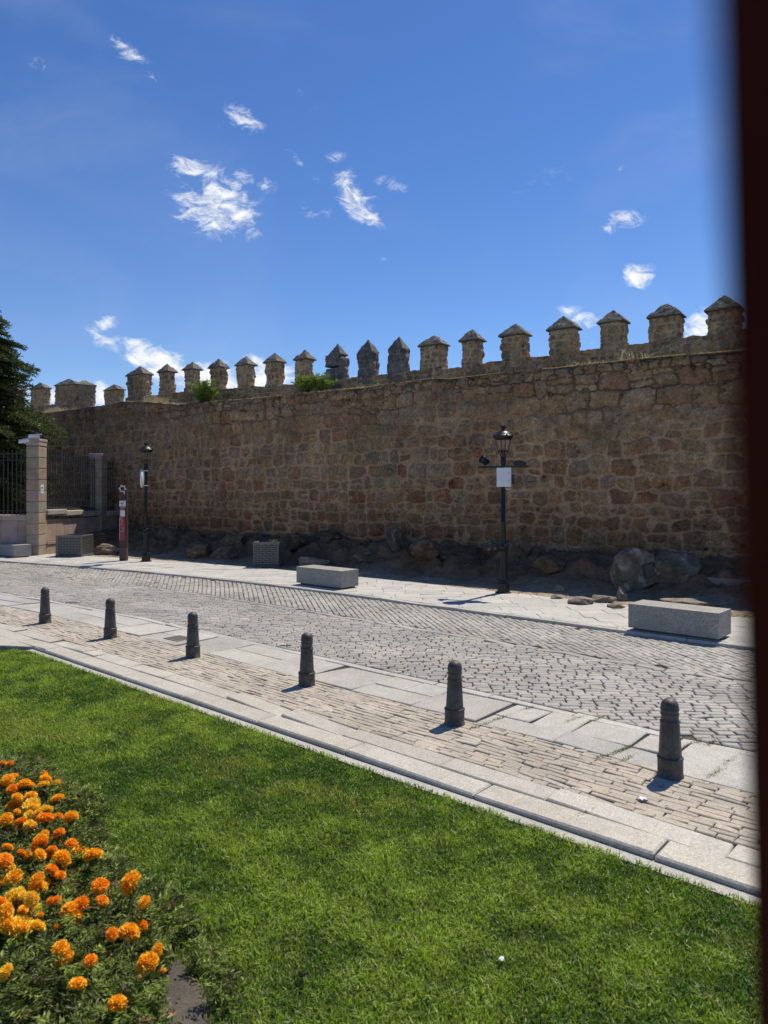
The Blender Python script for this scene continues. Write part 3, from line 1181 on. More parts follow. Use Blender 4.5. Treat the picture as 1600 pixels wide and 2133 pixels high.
def merlon_broken():
    xl, xr, back, th = 678, 731, SETB, PTH
    o0 = W0 + WN * (back - .03)
    parts = []
    for (a, b_, y0, y1, sd_) in ((678, 711, 765.5, 815, 351), (678, 724, 742, 765, 352), (719, 731, 747, 815, 353)):
        ul, _ = wall_px(a, back)
        ur, Ym = wall_px(b_, back + (th if b_ > 712 else .05))
        wd = max(ur - ul, .12)
        if a == 719: ul, wd = wall_px(731, back + th)[0] - .16, .16
        if a == 678 and b_ == 711: wd -= .02
        parts.append(ring_box(o0 + WD * ul, EX, EY, wd, th, zat(y1, Ym), zat(y0, Ym), sd_, .7, lambda u, z, r: PAL_ASH, (.22, .2, .17), ash=True))
    V_, F_, C_ = [], [], []
    b0 = 0
    for (A, f_, c_) in parts:
        V_.append(A); F_.append(f_ + b0); C_.append(c_); b0 += len(A)
    mo = link('merlon', mesh_np('merlon', np.concatenate(V_), np.concatenate(F_), np.concatenate(C_), True), M_WALL, city)
    mo['label'] = 'broken dark grey merlon split by a narrow slit under a heavy lintel block'
    ul, _ = wall_px(684, back)
    ur, Ym = wall_px(728, back + th)
    A, f_, c_ = cap_mesh(o0 + WD * ul, EX, EY, ur - ul, th, zat(742, Ym), zat(719, Ym + .25), 355, ov=-.01, lip=.03, apx=.45, pal=((.13, .125, .105), (.17, .16, .14)))
    link('merlon_cap', mesh_np('merlon_cap', A, f_, c_), M_WALL, mo)


merlon_broken()
# lower stretch further back on the left (a corner of the next tower)
BK2 = 4.2
merlon(217, 262, 812, 799, 860, 360, back=BK2)
merlon(63, 108, 809, 795, 860, 361, back=BK2)
merlon(8, 56, 814, 803, 865, 362, back=BK2)
merlon(-60, -12, 818, 806, 870, 364, back=BK2)


def merlon_corner():
    # two merlons meeting at an arris that points to the street
    kx = (159 - 800) / F
    _, Yc = wall_px(159, BK2 - .6)
    c = np.array((kx * Yc, Yc))
    exl = np.array((-.93, .37)); exl /= np.linalg.norm(exl)
    exr = np.array((.80, .60)); exr /= np.linalg.norm(exr)
    k1 = (113.5 - 800) / F
    k2 = (200.6 - 800) / F
    l1 = (k1 * c[1] - c[0]) / (exl[0] - k1 * exl[1])
    l2 = (k2 * c[1] - c[0]) / (exr[0] - k2 * exr[1])
    zt, zb_ = zat(801, Yc), zat(862, Yc)
    t_ = .5
    A1 = ring_box(c + exl * l1, -exl, np.array((exl[1], -exl[0])) * np.sign(exl[1] * 0 + -exl[0]), l1, t_, zb_, zt, 371, .5, pal_top, (.31, .26, .19))
    A2 = ring_box(c, exr, np.array((-exr[1], exr[0])), l2, t_, zb_, zt, 372, .5, pal_top, (.31, .26, .19))
    V_ = np.concatenate([A1[0], A2[0]])
    F_ = np.concatenate([A1[1], A2[1] + len(A1[0])])
    C_ = np.concatenate([A1[2], A2[2]])
    mo = link('merlon', mesh_np('merlon', V_, F_, C_, True), M_WALL, city)
    mo['label'] = 'double corner merlon under two small pointed caps'
    for (oo, e1, e2, ll, ya, sd_) in ((c + exl * l1, -exl, np.array((exl[1], -exl[0])) * np.sign(-exl[0]), l1, 786, 373), (c, exr, np.array((-exr[1], exr[0])), l2, 790, 374)):
        A, f_, c_ = cap_mesh(oo, e1, e2, ll, t_, zt, zat(ya, Yc + .2), sd_)
        link('merlon_cap', mesh_np('merlon_cap', A, f_, c_), M_WALL, mo)


merlon_corner()
# parapet below the left merlons
ua, ub_ = wall_px(-300, BK2)[0], wall_px(262, BK2)[0]
Uq = np.arange(ua, ub_, .035)
g2 = [(-300, 872), (0, 856), (60, 848), (110, 843), (200, 847), (262, 846)]
gz2 = np.interp(Uq, [wall_px(a, BK2)[0] for a, _ in g2], [zat(b_, wall_px(a, BK2)[1]) for a, b_ in g2])
lin_panel('parapet', Uq, gz2 + (fbm(Uq * 4, Uq * 0, 6, 4) - .5) * .1, gz2 - 1.3, BK2, 203, .5, city, .55, pal_top, (.31, .26, .19))

# ------------------------------------------------------------------ lawn
LZ = -.052
SUNV = np.array(sd)
cor = sd_xy(-7.15, -.12)


def lawn_ok(x, y):
    s, d = xy_sd(x, y)
    d = d + bend(s)
    return (d < -.088) & (d < .647 * (s + 7.15) - .12)


bedpx = [(-160, 1555), (-40, 1570), (60, 1592), (130, 1630), (160, 1700), (205, 1775), (255, 1840), (310, 1905), (350, 1975), (425, 2045), (450, 2133), (455, 2300), (-600, 2300)]
BED = np.array([tuple(gp(a, b_, LZ))[:2] for a, b_ in bedpx])


def in_poly(x, y, P):
    r_ = np.zeros(np.shape(x), bool)
    j = len(P) - 1
    for i in range(len(P)):
        xi, yi, xj, yj = P[i][0], P[i][1], P[j][0], P[j][1]
        c_ = ((yi > y) != (yj > y)) & (x < (xj - xi) * (y - yi) / (yj - yi + 1e-12) + xi)
        r_ ^= c_
        j = i
    return r_


MUDPX = [(318, 2005), (372, 1985), (440, 2050), (462, 2133), (465, 2300), (335, 2300), (330, 2110), (345, 2050)]
MUD = np.array([tuple(gp(a, b_, LZ))[:2] for a, b_ in MUDPX])


def dist_poly(x, y, P):
    dm = np.full(np.shape(x), 99.0)
    for i in range(len(P)):
        a, b_ = P[i], P[(i + 1) % len(P)]
        ab = b_ - a
        t_ = np.clip(((x - a[0]) * ab[0] + (y - a[1]) * ab[1]) / (ab @ ab), 0, 1)
        dm = np.minimum(dm, np.hypot(x - a[0] - ab[0] * t_, y - a[1] - ab[1] * t_))
    return dm


a_, b_ = sd_xy(12, -.10), sd_xy(-7.2, -.10)
me = bpy.data.meshes.new('lawn_soil')
pts = [(a_[0], a_[1]), (b_[0], b_[1]), (b_[0] - 20, b_[1] + 3.0), (-26, -8), (a_[0] + 2, -8)]
me.from_pydata([(p[0], p[1], LZ) for p in pts], [], [tuple(range(5))])
set_col(me, np.tile(np.array((.040, .048, .018), np.float32), (5, 1)))
tag(link('lawn_soil', me, M_SOIL), kind='structure')

# flower bed soil: low uneven sheet
gx, gy = np.meshgrid(np.linspace(-4.4, -.2, 150), np.linspace(.6, 6.4, 200), indexing='ij')
inside = in_poly(gx, gy, BED)
dd = dist_poly(gx, gy, BED) * np.where(inside, 1, -1)
gz_ = LZ + .006 + .030 * (fbm(gx * 16, gy * 16, 45, 4) - .5) * sstep(-.02, .05, dd) + .035 * sstep(-.05, .25, dd) * (fbm(gx * 5, gy * 5, 41, 4)) - .03 * sstep(0.03, -.04, dd)
V = np.stack([gx, gy, gz_], -1).reshape(-1, 3)
ii = np.arange(gx.size).reshape(gx.shape)
Fq = np.stack([ii[:-1, :-1], ii[1:, :-1], ii[1:, 1:], ii[:-1, 1:]], -1).reshape(-1, 4)
keep = (dd.reshape(-1)[Fq] > -.05).any(1)
t = fbm(gx * 7, gy * 7, 43, 4)[..., None]
C = np.array((.040, .033, .026)) * t + np.array((.105, .086, .064)) * (1 - t)
M_MUD = mat_attr('wet_soil', rough=0.5, layers=((70, 0.35), (9, 0.3)), bump=1.0, bdist=0.012, bscale=60, spec=0.5)
tag(link('flowerbed_soil', mesh_np('flowerbed_soil', V, Fq[keep], C.reshape(-1, 3), True), M_MUD), kind='structure')


def blades(n, xs, ys, z0, h, wdt, lean, colr, seed):
    """curved triangular blades -> V, F, C"""
    r_ = np.random.default_rng(seed)
    az = r_.uniform(0, 2 * np.pi, n)
    ld = r_.uniform(0, 2 * np.pi, n)
    lx, ly = np.cos(ld) * lean * h, np.sin(ld) * lean * h
    wx, wy = np.cos(az) * wdt / 2, np.sin(az) * wdt / 2
    V_ = np.zeros((n, 5, 3), np.float32)
    V_[:, 0] = np.stack([xs - wx, ys - wy, z0], -1)
    V_[:, 1] = np.stack([xs + wx, ys + wy, z0], -1)
    V_[:, 2] = np.stack([xs - wx * .8 + lx * .35, ys - wy * .8 + ly * .35, z0 + h * .6], -1)
    V_[:, 3] = np.stack([xs + wx * .8 + lx * .35, ys + wy * .8 + ly * .35, z0 + h * .6], -1)
    V_[:, 4] = np.stack([xs + lx, ys + ly, z0 + h * (1 - .25 * lean)], -1)
    b0 = (np.arange(n) * 5)[:, None]
    F_ = np.concatenate([b0 + np.array([[0, 1, 3]]), b0 + np.array([[0, 3, 2]]), b0 + np.array([[2, 3, 4]])], 0)
    C_ = np.repeat(colr[:, None, :], 5, 1).astype(np.float32)
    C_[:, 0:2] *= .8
    return V_.reshape(-1, 3), F_, C_.reshape(-1, 3)


def scatter(n, x0, x1, y0, y1, seed):
    r_ = np.random.default_rng(seed)
    return r_.uniform(x0, x1, n), r_.uniform(y0, y1, n)


Vs, Fs, Cs, off = [], [], [], 0
for (y0, y1, dens, wsc, seed) in ((2.1, 3.6, 13000, 2.0, 1), (3.6, 5.2, 11000, 2.1, 2), (5.2, 7.4, 8500, 2.4, 3), (7.4, 11.5, 7000, 2.7, 4)):
    x0, x1 = -.60 * y1 - .4, min(.60 * y1 + .4, 2.8)
    n = int((x1 - x0) * (y1 - y0) * dens)
    xs, ys = scatter(n, x0, x1, y0, y1, seed)
    inb = in_poly(xs, ys, BED)
    db = dist_poly(xs, ys, BED)
    r_ = np.random.default_rng(seed + 90)
    thin = fbm(xs * 3.2, ys * 3.2, 17, 3)
    k = lawn_ok(xs, ys) & (np.abs(xs) < .60 * ys + .5) & (~inb | (db < .05 * thin))
    k &= (r_.random(n) < .25 + .75 * sstep(-.02, .35, np.where(inb, -db, db)) + .2 * (thin - .3))
    xs, ys, db = xs[k], ys[k], db[k]
    n = len(xs)
    g1 = fbm(xs * .9, ys * .9, 21, 3)
    g2 = fbm(xs * 5, ys * 5, 22, 3)
    g3 = fbm(xs * 14, ys * 14, 23, 2)
    h = (.016 + .022 * g2 + .026 * g3) * r_.uniform(.55, 1.4, n)
    lean = r_.uniform(.1, 1.1, n) * (.6 + .8 * g3)
    mixv = np.clip((g1 - .5) * 1.0 + (g2 - .5) * 1.5 + (g3 - .5) * .8 + .45 + r_.normal(0, .24, n), 0, 1)[:, None]
    c_ = np.array((.078, .160, .026)) * (1 - mixv) + np.array((.345, .44, .078)) * mixv
    pale = sstep(.60, .74, fbm(xs * 1.7 + 9, ys * 1.7, 29, 4))[:, None]
    c_ = c_ * (1 - .5 * pale) + np.array((.36, .35, .09)) * .5 * pale
    dry = r_.random(n) < .05
    c_[dry] = np.array((.42, .38, .19))
    c_ *= r_.uniform(.75, 1.25, n)[:, None]
    v_, f_, cc = blades(n, xs, ys, np.full(n, LZ - .004), h, r_.uniform(.0022, .0042, n) * wsc, lean, c_, seed + 50)
    Vs.append(v_); Fs.append(f_ + off); Cs.append(cc)
    off += len(v_)
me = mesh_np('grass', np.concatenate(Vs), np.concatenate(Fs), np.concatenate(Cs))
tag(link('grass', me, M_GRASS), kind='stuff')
del Vs, Fs, Cs


# ------------------------------------------------------------------ leaves
def leaf_cloud(P, Dv, L_, W_, colr, seed, fold=.25):
    """diamond leaves at P pointing along Dv"""
    r_ = np.random.default_rng(seed)
    n = len(P)
    Dv = Dv / np.linalg.norm(Dv, axis=1, keepdims=True)
    rv = r_.normal(size=(n, 3))
    sdv = np.cross(Dv, rv)
    sdv /= np.linalg.norm(sdv, axis=1, keepdims=True) + 1e-9
    nv = np.cross(sdv, Dv)
    L_, W_ = L_[:, None], W_[:, None]
    V_ = np.zeros((n, 4, 3), np.float32)
    V_[:, 0] = P
    V_[:, 1] = P + Dv * L_ * .5 + sdv * W_ * .5 + nv * W_ * fold
    V_[:, 2] = P + Dv * L_ - nv * L_ * .08
    V_[:, 3] = P + Dv * L_ * .5 - sdv * W_ * .5 + nv * W_ * fold
    b0 = (np.arange(n) * 4)[:, None]
    F_ = np.concatenate([b0 + np.array([[0, 1, 2]]), b0 + np.array([[0, 2, 3]])], 0)
    C_ = np.repeat(colr[:, None, :], 4, 1)
    return V_.reshape(-1, 3), F_, C_.reshape(-1, 3)


def join_arr(items):
    Vs_, Fs_, Cs_, o_ = [], [], [], 0
    for v_, f_, c_ in items:
        Vs_.append(v_); Fs_.append(f_ + o_); Cs_.append(c_); o_ += len(v_)
    return np.concatenate(Vs_), np.concatenate(Fs_), np.concatenate(Cs_)


# low weeds and clover along the edge of the bed
n = 5200
xs, ys = scatter(n * 5, -3.4, -.2, 2.2, 5.6, 61)
inb = in_poly(xs, ys, BED)
db = dist_poly(xs, ys, BED)
wgt = np.where(in_poly(xs + .2 * (fbm(xs * 9, ys * 9, 34, 3) - .5), ys, MUD), .07, 1) * np.where(inb, .35, 1) * np.exp(-db / .14) * (fbm(xs * 4, ys * 4, 63, 3) > .42)
k = rng.random(len(xs)) < wgt
xs, ys = xs[k][:n], ys[k][:n]
n = len(xs)
P = np.stack([xs, ys, LZ + rng.uniform(.005, .06, n)], -1)
Dv = np.stack([rng.normal(0, 1, n), rng.normal(0, 1, n), rng.uniform(-.1, .7, n)], -1)
c_ = np.array((.10, .155, .04)) * rng.uniform(.6, 1.7, n)[:, None]
v_, f_, cc = leaf_cloud(P, Dv, rng.uniform(.012, .034, n), rng.uniform(.008, .016, n), c_, 65)
tag(link('weeds', mesh_np('weeds', v_, f_, cc), M_LEAF), kind='stuff')

# tufts of weeds in the pavement joints
items = []
for k, (px, py, m_, rad) in enumerate(((1300, 1560, 260, .10), (1240, 1500, 220, .09), (1200, 1497, 120, .07), (1000, 1512, 160, .08), (1045, 1495, 160, .08), (1100, 1475, 90, .06), (1490, 1610, 160, .1), (1520, 1585, 140, .1),
                                 (1440, 1550, 130, .08), (1485, 1545, 90, .06), (1222, 1690, 70, .05), (1260, 1575, 100, .1), (1300, 1583, 90, .09))):
    p = gp(px, py, 0)
    n = m_
    a = rng.normal(0, rad, n)
    x_ = p.x + a * ED[0] + rng.normal(0, .012, n) + a * .2
    y_ = p.y + a * ED[1] + rng.normal(0, .012, n)
    c_ = np.array((.13, .15, .06)) * rng.uniform(.6, 1.3, n)[:, None]
    items.append(blades(n, x_, y_, np.full(n, -.008), rng.uniform(.012, .03, n), rng.uniform(.003, .005, n), rng.uniform(.3, 1.6, n), c_, 700 + k))
v_, f_, cc = join_arr(items)
tag(link('joint_weeds', mesh_np('joint_weeds', v_, f_, cc), M_GRASS), kind='stuff')

# ------------------------------------------------------------------ marigolds
HEADS = [(60, 275, 80, 1), (185, 310, 85, 1), (90, 345, 75, 0), (20, 310, 60, 0), (235, 395, 75, 1), (130, 412, 75, 1), (110, 480, 100, 0), (235, 480, 120, 2), (225, 550, 85, 2),
         (130, 520, 50, 1), (45, 575, 90, 1), (345, 565, 100, 0), (440, 420, 90, 1), (563, 428, 50, 1), (540, 560, 90, 1), (155, 590, 75, 0), (170, 635, 55, 0), (450, 680, 75, 0), (340, 685, 60, 1),
         (300, 765, 110, 0), (548, 765, 90, 0), (610, 828, 110, 1), (710, 850, 115, 1), (470, 880, 130, 1), (305, 845, 90, 1), (395, 820, 70, 0), (30, 885, 110, 0), (105, 1020, 105, 1), (15, 1050, 80, 1),
         (280, 1055, 125, 1), (765, 1080, 105, 0), (1000, 1060, 138, 1), (460, 1000, 70, 0), (780, 1195, 80, 0), (1100, 1205, 90, 1), (110, 1190, 160, 2), (240, 1185, 100, 2), (50, 1280, 105, 1), (225, 1280, 140, 2),
         (610, 1225, 120, 0), (545, 1295, 150, 1), (150, 1395, 170, 2), (285, 1390, 100, 2), (855, 1450, 90, 0), (985, 1440, 130, 1), (1085, 1388, 80, 0), (460, 1560, 105, 1), (485, 1625, 115, 1),
         (690, 1650, 90, 0), (1200, 1570, 85, 1), (1125, 1675, 145, 1), (1235, 1735, 50, 1), (45, 1740, 110, 2), (590, 1830, 110, 1), (895, 1985, 130, 1), (60, 790, 70, 1), (820, 1600, 40, 0), (1065, 1775, 25, 1),
         (20, 150, 50, 1), (75, 150, 45, 0)]
HC = [((.86, .28, .008), (.98, .46, .02)), ((.90, .42, .012), (.99, .62, .035)), ((.92, .56, .02), (.99, .78, .09))]


def head_mesh(kind, seed):
    r_ = random.Random(seed)
    V_, F_, C_ = [], [], []
    n = 190
    for i in range(n):
        ph = math.acos(1 - 1.62 * (i + .5) / n)
        th = i * 2.39996 + r_.uniform(-.15, .15)
        o = Vector((math.sin(ph) * math.cos(th), math.sin(ph) * math.sin(th), .80 * math.cos(ph)))
        up = Vector((0, 0, 1))
        tang = Vector((-math.sin(th), math.cos(th), 0))
        tw = r_.uniform(-.9, .9)
        nrm = tang.cross(o).normalized()
        side = (tang * math.cos(tw) + nrm * math.sin(tw)).normalized()
        rr_ = r_.uniform(.86, 1.06)
        wd = r_.uniform(.12, .20)
        b0 = len(V_)
        curl = nrm * r_.uniform(-.10, .10)
        pts_ = [o * .45 - side * wd * .3, o * .45 + side * wd * .3, o * .80 * rr_ - side * wd + curl * .3, o * .84 * rr_ + curl, o * .80 * rr_ + side * wd + curl * .3,
                o * rr_ - side * wd * .8 - curl, o * rr_ * .93 + curl, o * rr_ + side * wd * .8 - curl]
        V_ += [tuple(p) for p in pts_]
        F_ += [(b0, b0 + 1, b0 + 3), (b0, b0 + 3, b0 + 2), (b0 + 1, b0 + 4, b0 + 3), (b0 + 2, b0 + 3, b0 + 6), (b0 + 2, b0 + 6, b0 + 5), (b0 + 3, b0 + 4, b0 + 7), (b0 + 3, b0 + 7, b0 + 6)]
        k = r_.uniform(0, 1)
        base, tip = np.array(HC[kind][0]), np.array(HC[kind][1])
        C_ += [base * .8] * 2 + [base * (1 - k) + tip * k] * 3 + [tip * r_.uniform(.92, 1.05)] * 3
    me_ = bpy.data.meshes.new('flower_head')
    me_.from_pydata(V_, [], F_)
    me_.update()
    set_col(me_, np.array(C_, np.float32))
    me_.materials.append(M_PETAL)
    return me_


HM = [[head_mesh(k, 10 * k + j) for j in range(3)] for k in range(3)]
for _ in range(44):
    HEADS.append((random.uniform(0, 480), random.uniform(230, 1450), random.uniform(45, 92), random.choice((0, 1, 1, 2))))
hp = []
for (zx, zy, zd, kd) in HEADS:
    px, py = zx / 3.66, 1550 + zy / 3.66
    zh = .185 + .05 * math.sin(zx * .7 + zy)
    if not isinstance(zd, int): zh -= .035
    elif zd < 60: zh -= .06
    p = gp(px, py, zh)
    rad = zd / 3.66 / F * p.y / 2 * 1.27
    hp.append((p, rad, kd))
# each bloom belongs to the nearest plant of the bed
pos = np.array([(h[0].x, h[0].y) for h in hp])
CPX = [(110, 1662), (130, 1985), (70, 1775), (40, 1688), (45, 1850), (130, 1720), (24, 1634), (222, 1990), (318, 2005), (160, 1785), (245, 1860), (158, 1895), (60, 1905), (240, 2085), (8, 2025), (18, 1592)]
cen = np.array([tuple(gp(a, b_, .17))[:2] for a, b_ in CPX])
asg = np.argmin(((pos[:, None] - cen[None]) ** 2).sum(-1), 1)
NP = len(CPX)
cen = np.array([pos[asg == k].mean(0) if (asg == k).any() else cen[k] for k in range(NP)])


def foliage(cx, cy, rad, hgt, n, seed, heads):
    r__ = np.random.default_rng(seed)
    items_ = []
    # leaf fronds: each a short arching stalk with paired narrow leaflets
    nf = n // 12
    a = r__.uniform(0, 2 * np.pi, nf)
    rr_ = rad * np.sqrt(r__.uniform(0, 1, nf))
    zz = hgt * (1 - (rr_ / rad) ** 2 * .55) * r__.uniform(.25, 1.0, nf)
    for j in range(nf):
        base_ = np.array((cx + math.cos(a[j]) * rr_[j], cy + math.sin(a[j]) * rr_[j], LZ + zz[j]))
        az = a[j] + r__.normal(0, .9)
        dr = np.array((math.cos(az), math.sin(az), r__.uniform(-.2, .8)))
        dr /= np.linalg.norm(dr)
        L = r__.uniform(.05, .10)
        t_ = np.repeat(np.linspace(.15, 1, 6), 2)
        sg = np.tile((1, -1), 6)
        side = np.cross(dr, (0, 0, 1)); side /= np.linalg.norm(side) + 1e-6
        P_ = base_ + dr * (t_ * L)[:, None] - np.array((0, 0, 1)) * (t_ ** 2 * L * .35)[:, None]
        D_ = dr * .7 + side * sg[:, None] * .9 + r__.normal(0, .25, (12, 3))
        kk = .3 + 1.7 * r__.random() ** 1.5
        c_ = np.tile(np.array((.165, .205, .045)) * kk, (12, 1)) * r__.uniform(.8, 1.2, (12, 1))
        if r__.random() < .07: c_ = np.tile(np.array((.16, .10, .05)) * kk, (12, 1))
        items_.append(leaf_cloud(P_, D_, r__.uniform(.022, .045, 12), r__.uniform(.007, .013, 12), c_, seed * 991 + j))
    # stems as thin blades of tube
    mbs = MB()
    for h in heads:
        p, rd, _ = h
        f = Vector((cx + (p.x - cx) * .35, cy + (p.y - cy) * .35, LZ))
        mid = (f + p) / 2 + Vector((random.uniform(-.02, .02), random.uniform(-.02, .02), .02))
        mbs.tube([f, mid, p - Vector((0, 0, rd * .5))], .0035, 5)
        mbs.lathe([(.004, -rd * 1.1), (rd * .42, -rd * .75), (rd * .5, -rd * .25)], (p.x, p.y, p.z), 8)
    tv = np.array(mbs.v)
    tf = []
    for f in mbs.f:
        for q in range(1, len(f) - 1): tf.append((f[0], f[q], f[q + 1]))
    items_.append((tv, np.array(tf), np.tile(np.array((.08, .13, .04)), (len(tv), 1))))
    return join_arr(items_)


PLANT_LABELS = {
    0: 'marigold plant with loose orange blooms on the lawn side near the far end',
    1: 'marigold plant with a pair of orange blooms overlapping one above the other',
    2: 'marigold plant with deep orange blooms at the left, behind the big yellow clump',
    3: 'marigold plant with clear yellow blooms among orange ones, far back at the left',
    4: 'marigold plant with orange and yellow blooms just behind the densest yellow clump',
    5: 'marigold plant with deep orange blooms in the middle of the back half',
    6: 'marigold plant with small tightly packed blooms, second from the far end',
    7: 'marigold plant with scattered deep orange blooms between the mud and the overlapping pair',
    8: 'marigold plant with a large round bloom at the tip of the bed beside mud',
    9: 'marigold plant with large touching orange blooms bulging toward the lawn, halfway along the edge',
    10: 'marigold plant with tall rounded blooms nearest the lawn, just behind the muddy tip',
    11: 'marigold plant with overlapping elongated blooms in the very middle of the bed',
    12: 'marigold plant with the densest clump of big yellow blooms',
    13: 'marigold plant with a lone orange bloom at the front of the bed beside mud',
    14: 'marigold plant with a yellow-orange bloom cut by the picture edge, near the front',
    15: 'marigold plant with tiny orange blooms, the farthest away in the bed',
}
for k in range(NP):
    hs = [hp[i] for i in range(len(hp)) if asg[i] == k]
    if not hs: continue
    cx, cy = cen[k]
    rt = thing('marigold_plant', PLANT_LABELS.get(k, 'marigold plant with %d orange pompom blooms in the flower bed' % len(hs)), 'flower', (cx, cy, LZ), 0, 'marigolds in the flower bed')
    v_, f_, cc = foliage(0, 0, .32, .235, 5000, 800 + k, [(h[0] - Vector((cx, cy, 0)), h[1], h[2]) for h in hs])
    v_ = v_.copy(); v_[:, 2] -= LZ
    wob = (fbm((v_[:, 0] + cx) * 9, (v_[:, 1] + cy) * 9, 33, 3) - .5) * .22
    inm = in_poly(v_[:, 0] + cx + wob, v_[:, 1] + cy + wob, MUD)
    f_ = f_[~inm[f_].any(1)]
    fo = link('foliage', mesh_np('foliage', v_, f_, cc), M_LEAF, rt)
    for j, (p, rd, kd) in enumerate(hs):
        o = link('flower_head', HM[kd][j % 3], None, rt)
        o.location = p - Vector((cx, cy, LZ))
        o.scale = (rd * random.uniform(.88, 1.1), rd * random.uniform(.88, 1.1), rd * random.uniform(.72, 1.1))
        o.rotation_euler = (random.gauss(.35, .35), random.gauss(0, .4), random.uniform(0, 6))

# ------------------------------------------------------------------ bollards
def make_bollard():
    rt = thing('bollard', '', 'bollard', group='iron bollards along the paver strip')
    m_ = MB().lathe([(.100, -.03), (.100, .012), (.094, .016), (.094, .135), (.098, .140), (.098, .150), (.088, .156)], seg=32)
    m_.build('base', M_IRON, rt)
    m_ = MB()
    # eight sided tapering shaft with soft arrises
    m_.lathe([(.0865, .150), (.0865, .165), (.0845, .175), (.0715, .405), (.069, .415)], seg=10, smooth=False, twist=.2)
    m_.build('shaft', M_IRON, rt)
    m_ = MB().lathe([(.070, .412), (.074, .418), (.074, .428), (.066, .434), (.064, .470), (.070, .478), (.070, .488), (.065, .494), (.0665, .510), (.071, .516), (.071, .522),
                     (.068, .527), (.0675, .540), (.064, .560), (.055, .578), (.040, .592), (.022, .600), (.004, .602)], seg=32)
    m_.build('dome_cap', M_IRON, rt)
    for ch in rt.children:
        nv = len(ch.data.vertices)
        co = np.zeros(nv * 3)
        ch.data.vertices.foreach_get('co', co)
        co = co.reshape(-1, 3)
        k = sstep(.55, .72, fbm(co[:, 0] * 24 + 7 * co[:, 1], co[:, 2] * 16, 5, 3))[:, None]
        set_col(ch.data, np.array((.060, .058, .057)) * (1 - k) + np.array((.085, .062, .048)) * k)
    return rt


bl = make_bollard()
BOL = [(1402, 1621, 'dark iron bollard with scuffed base, largest of the row, nearest the leaning post'),
       (948, 1511, 'dark iron bollard second from the leaning post, its shadow touching the plain pavers'),
       (638, 1429.5, 'dark iron bollard third from the leaning post, speckled with chips below its neck'),
       (400, 1370, 'dark iron bollard standing beside the small rusty drain cover'),
       (227, 1330, 'dark iron bollard between the smallest one and the one by the drain cover'),
       (91, 1298.5, 'dark iron bollard at the far end of the row, the smallest to see')]
for i, (px, py, lb) in enumerate(BOL):
    o = bl if i == 0 else copy_tree(bl)
    p = gp(px, py, 0)
    o.location = (p.x, p.y + .05, -.002)
    o.rotation_euler = (random.uniform(-.008, .008), random.uniform(-.012, .012), random.uniform(0, 6))
    o['label'] = lb

# ------------------------------------------------------------------ benches
def bench(fl, fr, wd, zt, zb, label, extra=None):
    d = Vector((fr[0] - fl[0], fr[1] - fl[1], 0))
    L = d.length
    a = math.atan2(d.y, d.x)
    rt = thing('stone_bench', label, 'bench', (fl[0], fl[1], 0), a, 'granite block benches')
    sb = MB().box((L / 2, wd / 2, (zt + zb) / 2), (L, wd, zt - zb), bev=.007).build('seat_block', M_BENCH, rt)
    set_col(sb.data, np.tile((.29, .275, .25), (len(sb.data.vertices), 1)))
    MB().box((L / 2 + .0, wd / 2 + .01, (zb + FZ) / 2 - .01), (L - .13, wd - .13, zb - FZ + .02)).build('plinth', M_PLINTH, rt)
    return rt, L


bn, L = bench((3.82, 11.11), (4.805, 10.197), .56, .457, .085, 'long pale granite block bench scratched near its end, beside the leaning post')
mk = MB()
mk.tube([(L - .20, -.001, .10), (L - .008, -.001, .30)], .0022, 4)
mk.build('scratch', M_PANEL, bn)
bench((-2.05, 16.61), (-.938, 15.63), .55, .46, .085, 'pale granite block bench on the far pavement in front of a half-buried rock')
bench((-13.20, 24.10), (-12.08, 23.2), .55, .46, .085, 'pale granite block bench in front of the banded stone pillar')

